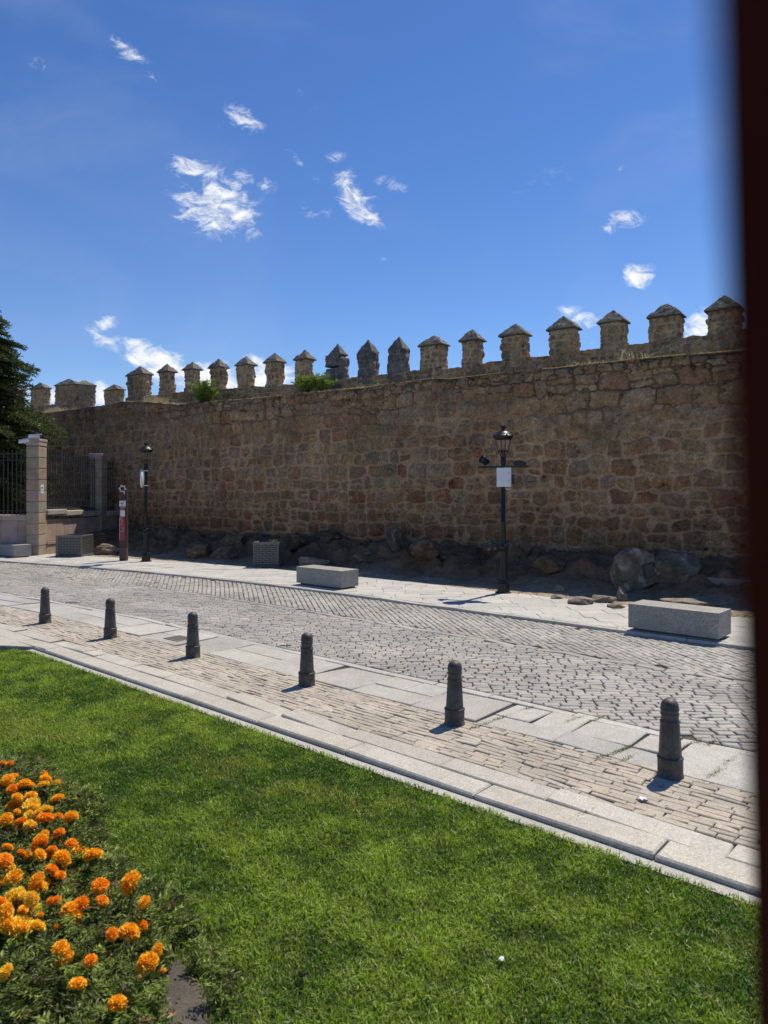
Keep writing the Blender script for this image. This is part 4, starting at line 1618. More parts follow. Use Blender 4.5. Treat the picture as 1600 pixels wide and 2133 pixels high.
# ------------------------------------------------------------------ street lamps
def lamp_head(rt, z0, sc=1.0):
    """lantern from socket at z0"""
    ln = MB()
    for k in range(4):
        a = math.pi / 4 + k * math.pi / 2 + .35
        ca_, sa_ = math.cos(a), math.sin(a)
        ln.tube([(.045 * ca_, .045 * sa_, z0), (.06 * ca_, .06 * sa_, z0 + .05), (.10 * ca_, .10 * sa_, z0 + .10), (.115 * ca_, .115 * sa_, z0 + .125)], .010, 6)
        # scroll
        cc = Vector((.125 * ca_, .125 * sa_, z0 + .085))
        ln.tube([cc + Vector((ca_ * math.cos(t_) * .028 * (1 - t_ / 9), sa_ * math.cos(t_) * .028 * (1 - t_ / 9), math.sin(t_) * .028 * (1 - t_ / 9))) for t_ in np.linspace(-1.5, 5, 12)], .007, 5)
        ln.tube([(.112 * ca_, .112 * sa_, z0 + .12), (.165 * ca_, .165 * sa_, z0 + .385)], .008, 6)
    ln.lathe([(.118, z0 + .115), (.126, z0 + .12), (.126, z0 + .132), (.118, z0 + .136)], seg=24)
    ln.lathe([(.168, z0 + .375), (.182, z0 + .378), (.186, z0 + .395), (.176, z0 + .400)], seg=28)
    l_ = ln.build('lantern', M_LAMP, rt)
    g_ = MB()
    g_.lathe([(.108, z0 + .135), (.162, z0 + .378)], seg=24, caps=False)
    g_.build('glass', M_GLASS, l_)
    rf = MB()
    rf.lathe([(.150, z0 + .400), (.186, z0 + .400), (.190, z0 + .412), (.215, z0 + .430), (.218, z0 + .452), (.200, z0 + .458), (.180, z0 + .475), (.150, z0 + .515), (.105, z0 + .548), (.060, z0 + .563), (.042, z0 + .568),
              (.036, z0 + .585), (.036, z0 + .600), (.050, z0 + .628), (.060, z0 + .650), (.030, z0 + .650)], seg=32)
    for k in range(8):
        a = k * math.pi / 4 + .2
        rf.lathe([(.020, 0), (.024, .012), (.012, .026), (.014, .034), (.002, .048)], (.207 * math.cos(a), .207 * math.sin(a), z0 + .446), 8)
    for k in range(6):
        a = k * math.pi / 3 + .1
        rf.lathe([(.012, 0), (.017, .014), (.010, .03), (.002, .04)], (.056 * math.cos(a), .056 * math.sin(a), z0 + .640), 8)
    rf.build('lantern_roof', M_LAMP, l_)


def lamp_post(rt, H, zc):
    """column up to socket height zc"""
    p = MB()
    p.lathe([(.175, -.05), (.175, .018), (.150, .022)], seg=8, smooth=False, twist=.39)
    p.lathe([(.138, .02), (.135, .04), (.128, .20), (.118, .215), (.108, .235), (.118, .25), (.112, .265), (.098, .285)], seg=8, smooth=False, twist=.39)
    p.build('base', M_LAMP, rt)
    p = MB()
    p.lathe([(.098, .285), (.088, .40), (.078, .78), (.074, .86), (.090, .872), (.094, .89), (.084, .905), (.070, .93), (.068, .965), (.088, .985), (.090, 1.0), (.072, 1.015), (.062, 1.05), (.054, 1.12),
             (.052, 1.5), (.055, 1.505), (.055, 1.525), (.051, 1.53), (.044, zc - .16)], seg=20)
    p.lathe([(.044, zc - .16), (.056, zc - .15), (.060, zc - .06), (.052, zc - .05), (.058, zc - .01), (.050, zc + .01)], seg=20)
    p.build('column', M_LAMP, rt)


p = gp(1050, 1236, FZ)
Lr = thing('street_lamp', 'black lantern street lamp carrying a white cabinet and a crossbar with floodlights', 'street lamp', (p.x, p.y + .10, FZ), 0, 'black lantern street lamps')
zc = 2.905
lamp_post(Lr, 3.6, zc)
lamp_head(Lr, zc)
zz = zat(972, p.y) - FZ
ang = math.atan2(-.45, .9)
ar = MB().box((0, 0, zz), (1.10, .05, .045), rz=ang)
ar.build('crossbar', M_BLACK, Lr)
cb = MB().box((-.02, -.20, zz - .23), (.30, .20, .40), rz=ang * .35, bev=.008)
cbo = cb.build('cabinet', M_WHITE, Lr)
ca_, sa_ = math.cos(ang * .35), math.sin(ang * .35)


def cabp(x, y, z):
    return (-.02 + x * ca_ - y * sa_, -.20 + x * sa_ + y * ca_, zz - .24 + z)


for (x_, z_) in ((.10, .10), (.10, -.05)):
    MB().box(cabp(x_, -.102, z_), (.018, .008, .022), rz=ang * .35).build('lock', M_BLACK, cbo)
M_STICK = mat_plain('sticker_white', (.85, .85, .86), rough=.4)
for (x_, z_, w_) in ((-.085, -.13, .05), (.05, -.14, .035)):
    MB().box(cabp(x_, -.1015, z_), (w_, .003, .022), rz=ang * .35).build('sticker', M_STICK, cbo)
vt = MB().box(cabp(.185, .0, -.03), (.06, .15, .20), rz=ang * .35, bev=.006)
for k in range(5):
    vt.box(cabp(.217, .0, -.10 + k * .035), (.008, .12, .012), rz=ang * .35)
vt.build('vent_box', M_BLACK, cbo)
mk = MB().tube([cabp(.14, -.02, -.21), cabp(.13, -.03, -.245), cabp(.08, -.03, -.245), cabp(.03, 0, -.215)], .006, 6)
mk.build('cable', M_WHITE, cbo)
fx, fy = -.42 * math.cos(ang), -.42 * math.sin(ang)
fl = MB()
Mx = Matrix.Translation((fx, fy, zz + .14)) @ Matrix.Rotation(R(-62), 4, 'Y') @ Matrix.Rotation(R(25), 4, 'X')
fl.lathe([(.05, -.10), (.065, -.06), (.07, .0), (.085, .03), (.092, .07), (.092, .085), (.08, .085), (.075, .06)], seg=22, M=Mx)
for k in range(5):
    fl.lathe([(.074, 0), (.074, .006)], (0, 0, -.075 + k * .016), 22, M=Mx)
fl.tube([(fx, fy, zz + .02), (fx + .04, fy - .04, zz + .06), (fx + .02, fy - .06, zz + .14)], .012, 6)
fl.tube([(fx, fy, zz + .02), (fx + .02, fy + .06, zz + .06), (fx, fy + .08, zz + .14)], .012, 6)
fl.build('spotlight', M_BLACK, Lr)
gx_, gy_ = .36 * math.cos(ang), .36 * math.sin(ang)
fl = MB()
fl.box((gx_, gy_, zz + .065), (.24, .17, .075), rz=ang, bev=.015)
fl.box((gx_, gy_, zz + .112), (.20, .14, .02), rz=ang, bev=.006)
fl.build('floodlight', M_BLACK, Lr)

p = gp(302, 1170, FZ)
Ll = thing('street_lamp', 'black lantern street lamp with a white disc sign seen edge on, beside the rusty sign', 'street lamp', (p.x, p.y + .10, FZ), .5, 'black lantern street lamps')
lamp_post(Ll, 3.6, 3.02)
lamp_head(Ll, 3.02)
dz = zat(996, p.y) - FZ
Mx = Matrix.Translation((-.13, -.02, dz)) @ Matrix.Rotation(R(-.5 * 57.3), 4, 'Z') @ Matrix.Rotation(R(14), 4, 'Z') @ Matrix.Rotation(R(-90), 4, 'Y')
dk = MB().lathe([(.02, -.05), (.25, -.045), (.285, -.02), (.29, 0), (.29, .02), (.26, .03), (.02, .035)], seg=40, M=Mx)
dk.build('disc_sign', M_WHITE, Ll)
for q in (dz + .23, dz - .23):
    MB().lathe([(.058, q - .012), (.058, q + .012)], seg=20).box((-.075, -.01, q), (.12, .035, .022)).build('clamp', M_WHITE, Ll)

# ------------------------------------------------------------------ planters
def planter(x0, y0, wd, dp, z0, z1, rz, label):
    rt = thing('planter', label, 'planter', (x0, y0, z0), rz, 'woven metal planters')
    H = z1 - z0
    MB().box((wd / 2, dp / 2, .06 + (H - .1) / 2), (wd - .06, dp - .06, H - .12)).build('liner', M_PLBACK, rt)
    MB().box((wd / 2, dp / 2, .035), (wd + .05, dp + .05, .07), bev=.006).build('base', M_PLINTH, rt)
    fr = MB()
    t_ = .03
    for (x_, y_) in ((0, 0), (wd, 0), (0, dp), (wd, dp)):
        fr.box((x_, y_, .07 + (H - .07) / 2), (t_, t_, H - .07), bev=.004)
    fr.box((wd / 2, 0, H - .015), (wd + t_ + .004, t_ + .016, .034)).box((wd / 2, dp, H - .015), (wd + t_ + .004, t_ + .016, .034))
    fr.box((0, dp / 2, H - .012), (t_ + .016, dp - t_, .034)).box((wd, dp / 2, H - .012), (t_ + .016, dp - t_, .034))
    fr.build('frame', M_PLANTER, rt)
    we = MB()
    nr = 11
    hh = (H - .12) / nr

    def strip(ax, fixed, L, sgn):
        nc = max(5, int(round(L / .105)))
        cw = L / nc
        for r_ in range(nr):
            zc_ = .085 + hh * (r_ + .5)
            # wavy horizontal strap: bulges out on every second field
            pts_, nn = [], 0
            for c_ in range(nc * 4 + 1):
                t2 = c_ / 4
                ph_ = math.cos(math.pi * (t2 - .5 + (r_ % 2)))
                pts_.append((t2 * cw,   .019 * ph_ + .006))
            vs, fs = [], []
            for (a, o_) in pts_:
                for (dz_, do) in ((-hh * .33, 0), (hh * .33, 0), (hh * .33, -.005), (-hh * .33, -.005)):
                    q = fixed + sgn * (o_ + do)
                    vs.append((a, q, zc_ + dz_) if ax == 0 else (q, a, zc_ + dz_))
            for c_ in range(len(pts_) - 1):
                for e in range(4):
                    e2 = (e + 1) % 4
                    fs.append((c_ * 4 + e, c_ * 4 + 4 + e, c_ * 4 + 4 + e2, c_ * 4 + e2))
            we.add(vs, fs)
        for c_ in range(nc + 1):
            a = c_ * cw
            b_ = (a, fixed - sgn * .002, .07 + (H - .1) / 2) if ax == 0 else (fixed - sgn * .002, a, .07 + (H - .1) / 2)
            we.box(b_, (.018, .006, H - .1) if ax == 0 else (.006, .018, H - .1))
    strip(0, 0, wd, -1); strip(0, dp, wd, 1); strip(1, 0, dp, -1); strip(1, wd, dp, 1)
    we.build('weave', M_PLANTER, rt)
    return rt


planter(-10.90, 23.62, .84, .85, FZ, .755, -.04, 'grey woven metal planter at the foot of the banded stone pillar')
pl2 = planter(-3.72, 20.30, .70, .68, FZ, .76, -.07, 'grey woven metal planter with a small green weed on its rim, behind the middle bench')
# weed in it
n = 90
P = np.stack([rng.normal(-3.12, .07, n), rng.normal(20.45, .06, n), .72 + rng.uniform(0, .09, n)], -1)
Dv = np.stack([rng.normal(0, 1, n), rng.normal(0, 1, n), rng.uniform(.2, 1.4, n)], -1)
v_, f_, cc = leaf_cloud(P, Dv, rng.uniform(.04, .09, n), rng.uniform(.015, .03, n), np.array((.20, .24, .06)) * rng.uniform(.6, 1.3, n)[:, None], 71)
v_[:, :2] -= np.array((-3.12, 20.45))
v_[:, 2] -= .7
wd_ = tag(thing('leafy_weed', 'small yellow-green weed growing over the rim of the woven planter', 'plant', (-3.12, 20.45, .7)), kind='thing')
link('foliage', mesh_np('foliage', v_, f_, cc), M_LEAF, wd_)

# ------------------------------------------------------------------ rusty column sign
p = gp(255, 1168.5, FZ)
SG = thing('column_sign', 'slim rusty perforated column sign with a dark red panel and a white thought cloud outline', 'sign', (p.x, p.y + .12, FZ), -.12)
Wd, Dp, Hh = .23, .13, 2.33
bd = MB()
# lattice of perforated steel: front and side skins as bars, solid foot
bd.box((0, 0, .20), (Wd, Dp, .40))
for k in range(6):
    x_ = -Wd / 2 + .006 + k * (Wd - .012) / 5
    bd.box((x_, -Dp / 2 + .003, .4 + (Hh - .45) / 2), (.012, .006, Hh - .45))
for k in range(46):
    z_ = .42 + k * (Hh - .50) / 45
    bd.box((0, -Dp / 2 + .0045, z_), (Wd, .005, .011))
for k in range(4):
    y_ = -Dp / 2 + .006 + k * (Dp - .012) / 3
    bd.box((Wd / 2 - .003, y_, .4 + (Hh - .45) / 2), (.006, .012, Hh - .45))
for k in range(38):
    z_ = .42 + k * (Hh - .50) / 37
    bd.box((Wd / 2 - .0045, 0, z_), (.005, Dp, .013))
    bd.box((Wd / 2 + .016, -Dp / 2 + .01, z_), (.032, .022, .022))
bd.box((-.01, .02, .4 + (Hh - .5) / 2), (Wd - .04, Dp - .06, Hh - .52))
bd.build('column', M_RUST, SG)


def sz(py):
    return zat(py, p.y) - FZ


def panel(name, x0, x1, y0, y1, m_, off=.006, th=.008, parent=SG):
    z0, z1 = sz(y1), sz(y0)
    return MB().box(((x0 + x1) / 2, -Dp / 2 - off, (z0 + z1) / 2), (x1 - x0, th, z1 - z0)).build(name, m_, parent)


rp = panel('red_panel', -.105, .085, 1076, 1126, M_RED)
r2_ = panel('red_panel', -.085, .085, 1055.5, 1063.2, M_RED)
wp_ = panel('picture_panel', -.11, .10, 1043, 1055, M_PANEL)
wp2 = panel('notice_panel', -.08, .075, 1063.2, 1076, M_PANEL)
wr = MB()
for (y_, x0, x1) in ((1057.5, -.07, .07), (1060.5, -.075, .04)):
    wr.box(((x0 + x1) / 2, -Dp / 2 - .011, sz(y_)), (x1 - x0, .002, .008))
wr.build('lettering', M_PANEL, r2_)
wr = MB()
for (y_, x0, x1) in ((1078.5, -.075, .0), (1081.5, -.075, -.01), (1084, -.06, .03), (1087, -.05, .01), (1089.5, -.075, -.03), (1092.5, -.075, .03)):
    wr.box(((x0 + x1) / 2, -Dp / 2 - .011, sz(y_)), (x1 - x0, .002, .007))
zs = sz(1102)
wr.tube([(-.06, -Dp / 2 - .012, zs - .05), (-.06, -Dp / 2 - .012, zs - .085), (.01, -Dp / 2 - .012, zs - .085), (.03, -Dp / 2 - .012, zs - .05), (-.005, -Dp / 2 - .012, zs - .02), (-.01, -Dp / 2 - .012, zs + .02),
         (.025, -Dp / 2 - .012, zs + .045), (.05, -Dp / 2 - .012, zs + .02), (.045, -Dp / 2 - .012, zs - .04)], .006, 5)
wr.box((-.099, -Dp / 2 - .0115, sz(1101)), (.008, .003, sz(1077) - sz(1125)))
wr.build('lettering', M_PANEL, rp)
wr = MB()
zs = sz(1048.5)
wr.tube([(-.05, -Dp / 2 - .012, zs + .05), (-.07, -Dp / 2 - .012, zs + .01), (-.03, -Dp / 2 - .012, zs - .03), (.02, -Dp / 2 - .012, zs - .01), (.04, -Dp / 2 - .012, zs + .05), (.01, -Dp / 2 - .012, zs + .03)], .006, 5)
wr.box((-.02, -Dp / 2 - .012, zs), (.06, .003, .02)).box((-.0, -Dp / 2 - .012, zs - .065), (.11, .003, .012))
wr.build('pictogram', M_INK, wp_)
# thought cloud outline at the top
cl = MB()
zc_ = sz(1018)
pts_ = []
for t_ in np.linspace(0, 2 * math.pi, 61):
    rr_ = .088 + .022 * math.cos(6 * t_ + .6)
    pts_.append((-.005 + rr_ * 1.08 * math.cos(t_), -Dp / 2 - .012, zc_ + rr_ * .98 * math.sin(t_)))
cl.tube(pts_, .0095, 6)
cl.tube([(.055 + .018 * math.cos(t_), -Dp / 2 - .012, zc_ - .115 + .018 * math.sin(t_)) for t_ in np.linspace(0, 2 * math.pi, 13)], .007, 5)
cl.lathe([(.014, -.004), (.014, .004)], (0, 0, 0), 12, M=Matrix.Translation((.062, -Dp / 2 - .012, zc_ - .16)) @ Matrix.Rotation(R(90), 4, 'X'))
for k in range(4):
    cl.tube([(.055, -Dp / 2 - .004, zc_ - .115), (.055, -Dp / 2 - .004, zc_ - .16)], .004, 4)
cl.build('cloud_outline', M_WHITE, SG)

# ------------------------------------------------------------------ pillars and fences
def col_mb(mb_, name, mat_, parent, basec, seed, var=.1):
    """build an MB and colour every block (connected add) by position"""
    o = mb_.build(name, mat_, parent)
    n_ = len(o.data.vertices)
    co = np.zeros(n_ * 3)
    o.data.vertices.foreach_get('co', co)
    co = co.reshape(-1, 3)
    rr_ = np.random.default_rng(seed)
    # one tone per block id
    ids = np.array(mb_.ids) if hasattr(mb_, 'ids') else np.zeros(n_, int)
    k = rr_.uniform(1 - var, 1 + var, ids.max() + 1)
    h_ = rr_.normal(0, .04, (ids.max() + 1, 3))
    set_col(o.data, np.array(basec)[None] * k[ids][:, None] * (1 + h_[ids]))
    return o


class BB(MB):
    def __init__(s):
        super().__init__(); s.ids = []; s.n = 0

    def blk(s, *a, **k):
        s.box(*a, **k)
        s.ids += [s.n] * (len(s.v) - len(s.ids))
        s.n += 1
        return s


PG = (.335, .268, .20)


def pillar(x0, x1, y0, y1, zt, label, seed, cams=False):
    rt = thing('stone_pillar', label, 'pillar', ((x0 + x1) / 2, (y0 + y1) / 2, 0), 0, 'banded stone pillars of the fence')
    W_, D_ = x1 - x0, y1 - y0
    sh = BB()
    nbl = 10
    hb = (zt - .26) / nbl
    for k in range(nbl):
        sh.blk((0, 0, hb * (k + .5) - .005), (W_, D_, hb - .022), bev=.012)
        sh.blk((0, 0, hb * (k + 1) - .005), (W_ - .05, D_ - .05, .03))
    col_mb(sh, 'shaft', M_PILLAR, rt, PG, seed)
    cp = BB()
    cp.blk((0, 0, zt - .175), (W_ + .02, D_ + .02, .13), bev=.012).blk((0, 0, zt - .055), (W_ + .05, D_ + .05, .11), bev=.03)
    col_mb(cp, 'cap', M_PILLAR, rt, (.36, .29, .245), seed + 1)
    return rt


P1 = pillar(-12.14, -11.72, 24.1, 24.68, 4.02, 'tall banded pinkish stone pillar with security cameras on top and a white notice', 411)
nt_ = MB().box((.215, -.06, 2.2 + (1025 - 1019) / F * 24.3), (.012, .22, .30), bev=.002).build('notice', M_WHITE, P1)
MB().box((.2225, -.06, 2.2 + (1025 - 1016) / F * 24.3), (.004, .09, .05)).box((.2225, -.10, 2.2 + (1025 - 1016) / F * 24.3 - .03), (.004, .03, .05)).build('camera_symbol', M_INK, nt_)
MB().box((.2225, -.06, 2.2 + (1025 - 1021.5) / F * 24.3), (.003, .13, .012)).box((.2225, -.06, 2.2 + (1025 - 1023.2) / F * 24.3), (.003, .15, .010)).build('lettering', mat_plain('grey_ink', (.3, .3, .32)), nt_)


def cam_box(loc, rz, tilt):
    m_ = MB()
    Mx = Matrix.Translation(loc) @ Matrix.Rotation(rz, 4, 'Z') @ Matrix.Rotation(tilt, 4, 'Y')
    m_.box((0, 0, 0), (.34, .13, .11), bev=.02, M=Mx)
    m_.box((.03, 0, .068), (.40, .15, .012), M=Mx)
    m_.lathe([(.045, 0), (.045, .02)], (0, 0, 0), 14, M=Mx @ Matrix.Translation((-.17, 0, 0)) @ Matrix.Rotation(R(-90), 4, 'Y'))
    m_.tube([Vector(loc), Vector(loc) - Vector((0, 0, .09)), Vector((loc[0] * .5, loc[1], 4.0))], .016, 6)
    return m_.build('security_camera', M_WHITE, P1)


cam_box((-.26, -.30, 3.93), .35, R(-12))
cam_box((-.03, -.10, 4.10), .25, R(-5))
P2 = pillar(-11.62, -11.13, 28.0, 28.55, 3.72, 'banded stone pillar in shade where the railing meets the old city wall', 421)


def fence(A, B, zc0, zc1, zr0, zr1, label, seed, sp=.155):
    """low stone wall with coping from A to B (xy), coping height zc, rail height zr"""
    A, B = Vector(A), Vector(B)
    d = B - A
    L = d.length
    a = math.atan2(d.y, d.x)
    rt = thing('stone_fence', label, 'fence', (A.x, A.y, 0), a, 'low stone walls with iron railings')
    rt['kind'] = 'thing'
    rr_ = random.Random(seed)
    wl = BB()
    zc = min(zc0, zc1)
    for (z0, z1, th) in ((-.1, .36, .44), (.375, .47, .50), (.485, zc - .20, .36)):
        u = 0
        while u < L - .01:
            l = min(rr_.uniform(.45, .8), L - u)
            if L - u - l < .2: l = L - u
            wl.blk((u + l / 2, 0, (z0 + z1) / 2), (l - .008, th, z1 - z0), bev=.008)
            u += l
    wl.blk((L / 2, 0, zc / 2 - .12), (L - .01, .34, zc - .2))
    col_mb(wl, 'low_wall', M_PILLAR, rt, (.37, .28, .22), seed)
    cp = BB()
    u = 0
    while u < L - .01:
        l = min(1.1, L - u)
        if L - u - l < .3: l = L - u
        f = (u + l / 2) / L
        zz_ = zc0 + (zc1 - zc0) * f
        cp.blk((u + l / 2, 0, zz_ - .10), (l - .006, .56, .19), bev=.03)
        u += l
    col_mb(cp, 'coping', M_PILLAR, rt, (.40, .33, .27), seed + 1)
    rl = MB()
    n_ = max(2, int(L / sp))
    for k in range(n_ + 1):
        u = .04 + (L - .08) * k / n_
        f = u / L
        zb_, zt_ = zc0 + (zc1 - zc0) * f, zr0 + (zr1 - zr0) * f
        rl.box((u, 0, (zb_ + zt_) / 2 - .04), (.026, .026, zt_ - zb_ - .06))
        rl.lathe([(.013, 0), (.022, .03), (.002, .12)], (u, 0, zt_ - .07), 6)
        rl.tube([(u, -.02, zb_ + .12), (u + .05, -.10, zb_ + .04), (u + .07, -.17, zb_ + .06)], .008, 4)
        rl.lathe([(.02, -.02), (.03, 0), (.02, .02)], (u, 0, zt_ - .22), 6)
    for off_ in (-.12, -.34):
        rl.add([(0, -.02, zr0 + off_), (L, -.02, zr1 + off_), (L, .02, zr1 + off_), (0, .02, zr0 + off_), (0, -.02, zr0 + off_ + .025), (L, -.02, zr1 + off_ + .025), (L, .02, zr1 + off_ + .025), (0, .02, zr0 + off_ + .025)],
               [(0, 1, 5, 4), (1, 2, 6, 5), (2, 3, 7, 6), (3, 0, 4, 7), (4, 5, 6, 7), (3, 2, 1, 0)])
    rl.add([(0, -.02, zc0 + .12), (L, -.02, zc1 + .12), (L, .02, zc1 + .12), (0, .02, zc0 + .12), (0, -.02, zc0 + .145), (L, -.02, zc1 + .145), (L, .02, zc1 + .145), (0, .02, zc0 + .145)],
           [(0, 1, 5, 4), (1, 2, 6, 5), (2, 3, 7, 6), (3, 0, 4, 7), (4, 5, 6, 7), (3, 2, 1, 0)])
    rl.build('railing', M_RAIL, rt)
    return rt


fence((-18.5, 24.75), (-12.15, 24.42), 1.45, 1.42, 3.62, 3.62, 'low pinkish stone wall with dark iron railing in front of the conifer', 431)
fence((-11.93, 24.69), (-11.40, 28.0), 1.62, 1.44, 3.76, 3.52, 'low stone wall with iron railing running back from the pillar with cameras', 441)
fence((-11.36, 28.56), (-11.24, 29.62), 1.44, 1.44, 3.5, 3.5, 'short iron railing between the shaded pillar and the city wall', 451)

# ------------------------------------------------------------------ conifer behind the fence
def conifer():
    bx, by = -15.7, 27.2
    rt = thing('conifer_tree', 'dark green conifer with layered feathery branches behind the iron railing', 'tree', (bx, by, 0))
    tr = MB().tube([(0, 0, -.2), (.05, 0, 3), (.0, .05, 7), (.02, 0, 11.4)], .26, 10, r2=.03)
    prof = [(0.6, 2.6), (1.5, 3.0), (2.6, 2.7), (3.6, 3.0), (4.6, 3.1), (5.4, 2.1), (6.3, 2.2), (7.4, 2.35), (8.2, 1.45), (9.3, 1.0), (10.5, .55), (11.6, .1)]
    rr_ = random.Random(3)
    br = []
    z = .7
    while z < 11.5:
        rad = float(np.interp(z, [q[0] for q in prof], [q[1] for q in prof]))
        for k in range(13):
            br.append((z + rr_.uniform(-.15, .15), rr_.uniform(0, 2 * math.pi), rad * rr_.uniform(.62, 1.06)))
        z += .30
    for (zz_, az, L) in ((4.55, .05, 3.55), (4.35, -.15, 3.4), (4.75, .2, 3.0), (5.4, .05, 3.5), (5.2, -.15, 3.4), (5.0, .2, 3.2), (5.6, 0, 3.0), (5.3, -.3, 3.3), (4.2, -.4, 3.2), (7.35, -.05, 2.45), (7.25, .2, 2.3), (7.5, -.3, 2.2), (6.9, .0, 2.0), (8.0, .1, 1.8), (9.0, 0, 1.15), (3.2, -.1, 2.7), (3.7, -.3, 2.9), (2.4, -.5, 2.9)):
        br.append((zz_, az, L))
    Ps, Ds, Cs_ = [], [], []
    for (z, az, L) in br:
        d = Vector((math.cos(az), math.sin(az), 0))
        up = rr_.uniform(.02, .22)

        def bp_(t_):
            return Vector((0, 0, z)) + d * (L * t_) + Vector((0, 0, 1)) * (L * up * t_ - .34 * L * t_ * t_ * rr_.uniform(.9, 1.1))
        bpts = [bp_(t_) for t_ in (0, .35, .7, 1)]
        tr.tube(bpts, .035, 5, r2=.008)
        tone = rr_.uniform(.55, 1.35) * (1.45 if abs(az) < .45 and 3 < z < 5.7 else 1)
        nt2 = int(L / .085)
        for k in range(nt2):
            t_ = .22 + .78 * k / nt2
            pb = bp_(t_)
            for sgn in (-1, 1):
                lw = (.16 + .40 * (1 - t_)) * rr_.uniform(.6, 1.25)
                sdv = Vector((-d.y, d.x, 0)) * sgn
                td = (d * .75 + sdv * .8 + Vector((0, 0, rr_.uniform(-.25, .22)))).normalized()
                m_ = max(4, int(lw / .026))
                for j in range(m_):
                    q = pb + td * (lw * j / m_)
                    Ps.append(q)
                    Ds.append((td * .8 + Vector((rr_.gauss(0, .55), rr_.gauss(0, .55), rr_.gauss(.1, .5)))))
                    g = tone * rr_.uniform(.7, 1.3)
                    Cs_.append((.050 * g, .066 * g, .022 * g) if rr_.random() > .14 else (.11 * g, .11 * g, .036 * g))
    n_ = len(Ps)
    r__ = np.random.default_rng(9)
    v_, f_, cc = leaf_cloud(np.array(Ps), np.array(Ds), r__.uniform(.08, .17, n_), r__.uniform(.024, .05, n_), np.array(Cs_), 12)
    tr.build('trunk', M_BARK, rt)
    link('crown', mesh_np('crown', v_, f_, cc), M_LEAF, rt)


conifer()

# ------------------------------------------------------------------ plants on top of the wall
def wall_shrub(px, back, stems, hgt, spread, label, seed, nl=26):
    u, Yw = wall_px(px, back)
    b_ = W0 + WN * back + WD * u
    zb_ = float(np.interp(u, lu, lz)) - .03
    rt = thing('shrub', label, 'shrub', (b_[0], b_[1], zb_), 0, 'green shrubs growing on the wall')
    rr_ = random.Random(seed)
    st = MB()
    Ps, Ds, Cs_ = [], [], []
    for k in range(stems):
        az = rr_.uniform(0, 2 * math.pi)
        sp = spread * rr_.uniform(.25, 1)
        h = hgt * rr_.uniform(.45, 1.0)
        o = Vector((rr_.uniform(-.2, .2) * spread, rr_.uniform(-.1, .1), 0))
        ex = Vector((WD[0], WD[1], 0)) * math.cos(az) + Vector((WN[0], WN[1], 0)) * math.sin(az) * .45
        pts_ = [o + ex * (sp * t_) + Vector((0, 0, h * (t_ ** .75))) - Vector((0, 0, .12 * h * t_ ** 4)) for t_ in np.linspace(0, 1, 7)]
        st.tube(pts_, .012, 5, r2=.004)
        tone = rr_.uniform(.7, 1.35)
        for j in range(nl):
            t_ = .15 + .85 * j / nl
            i_ = min(int(t_ * 6), 5)
            q = pts_[i_].lerp(pts_[i_ + 1], t_ * 6 - i_)
            dr = (pts_[i_ + 1] - pts_[i_]).normalized()
            for sgn in (-1, 1):
                sdv = dr.cross(Vector((0, 0, 1)))
                if sdv.length < .1: sdv = Vector((1, 0, 0))
                Ps.append(q)
                Ds.append(dr * .5 + sdv.normalized() * sgn * rr_.uniform(.3, 1) + Vector((rr_.gauss(0, .4), rr_.gauss(0, .4), rr_.gauss(-.1, .35))))
                g = tone * rr_.uniform(.75, 1.25)
                Cs_.append((.19 * g, .25 * g, .06 * g))
    st.build('stem', M_BARK, rt)
    r__ = np.random.default_rng(seed)
    n_ = len(Ps)
    v_, f_, cc = leaf_cloud(np.array(Ps), np.array(Ds), r__.uniform(.08, .17, n_), r__.uniform(.022, .042, n_), np.array(Cs_), seed)
    link('foliage', mesh_np('foliage', v_, f_, cc), M_LEAF, rt)


wall_shrub(427, .45, 58, 1.05, .75, 'dense rounded green shrub growing on the wall ledge below the narrow merlons', 51, 30)
wall_shrub(638, .45, 34, .80, .55, 'yellow-green shrub with upright feathery shoots on the wall ledge', 52, 24)
wall_shrub(668, .55, 26, .85, .55, 'darker sprawling green shrub beside the split merlon', 53, 24)

# dry grass along the ledge
items = []
for k, (a, b_, m_, h_) in enumerate(((232, 300, 500, .10), (300, 400, 900, .12), (300, 350, 260, .34), (440, 600, 700, .07), (600, 760, 700, .08), (740, 790, 200, .14), (760, 1560, 7000, .045), (1180, 1270, 200, .16), (1290, 1330, 60, .34), (1340, 1360, 30, .26), (20, 160, 500, .2), (90, 130, 160, .35))):
    n = m_
    pxs = rng.uniform(a, b_, n)
    bk = rng.uniform(-.01, .14, n) if h_ < .1 else rng.uniform(.02, .6, n)
    kk = (pxs - 800) / F
    ox, oy = W0[0] + WN[0] * bk, W0[1] + WN[1] * bk
    uu = (kk * oy - ox) / (WD[0] - kk * WD[1])
    x_, y_ = ox + uu * WD[0], oy + uu * WD[1]
    zz_ = np.interp(uu, lu, lz) - .03
    g = rng.random(n)[:, None]
    c_ = (np.array((.62, .55, .40)) * (1 - g) + np.array((.36, .33, .16)) * g) * rng.uniform(.8, 1.2, n)[:, None]
    items.append(blades(n, x_, y_, zz_, h_ * rng.uniform(.4, 1.2, n), np.full(n, .011), rng.uniform(.2, 1.0, n), c_, 900 + k))
v_, f_, cc = join_arr(items)
tag(link('dry_grass', mesh_np('dry_grass', v_, f_, cc), M_DRY), kind='stuff')

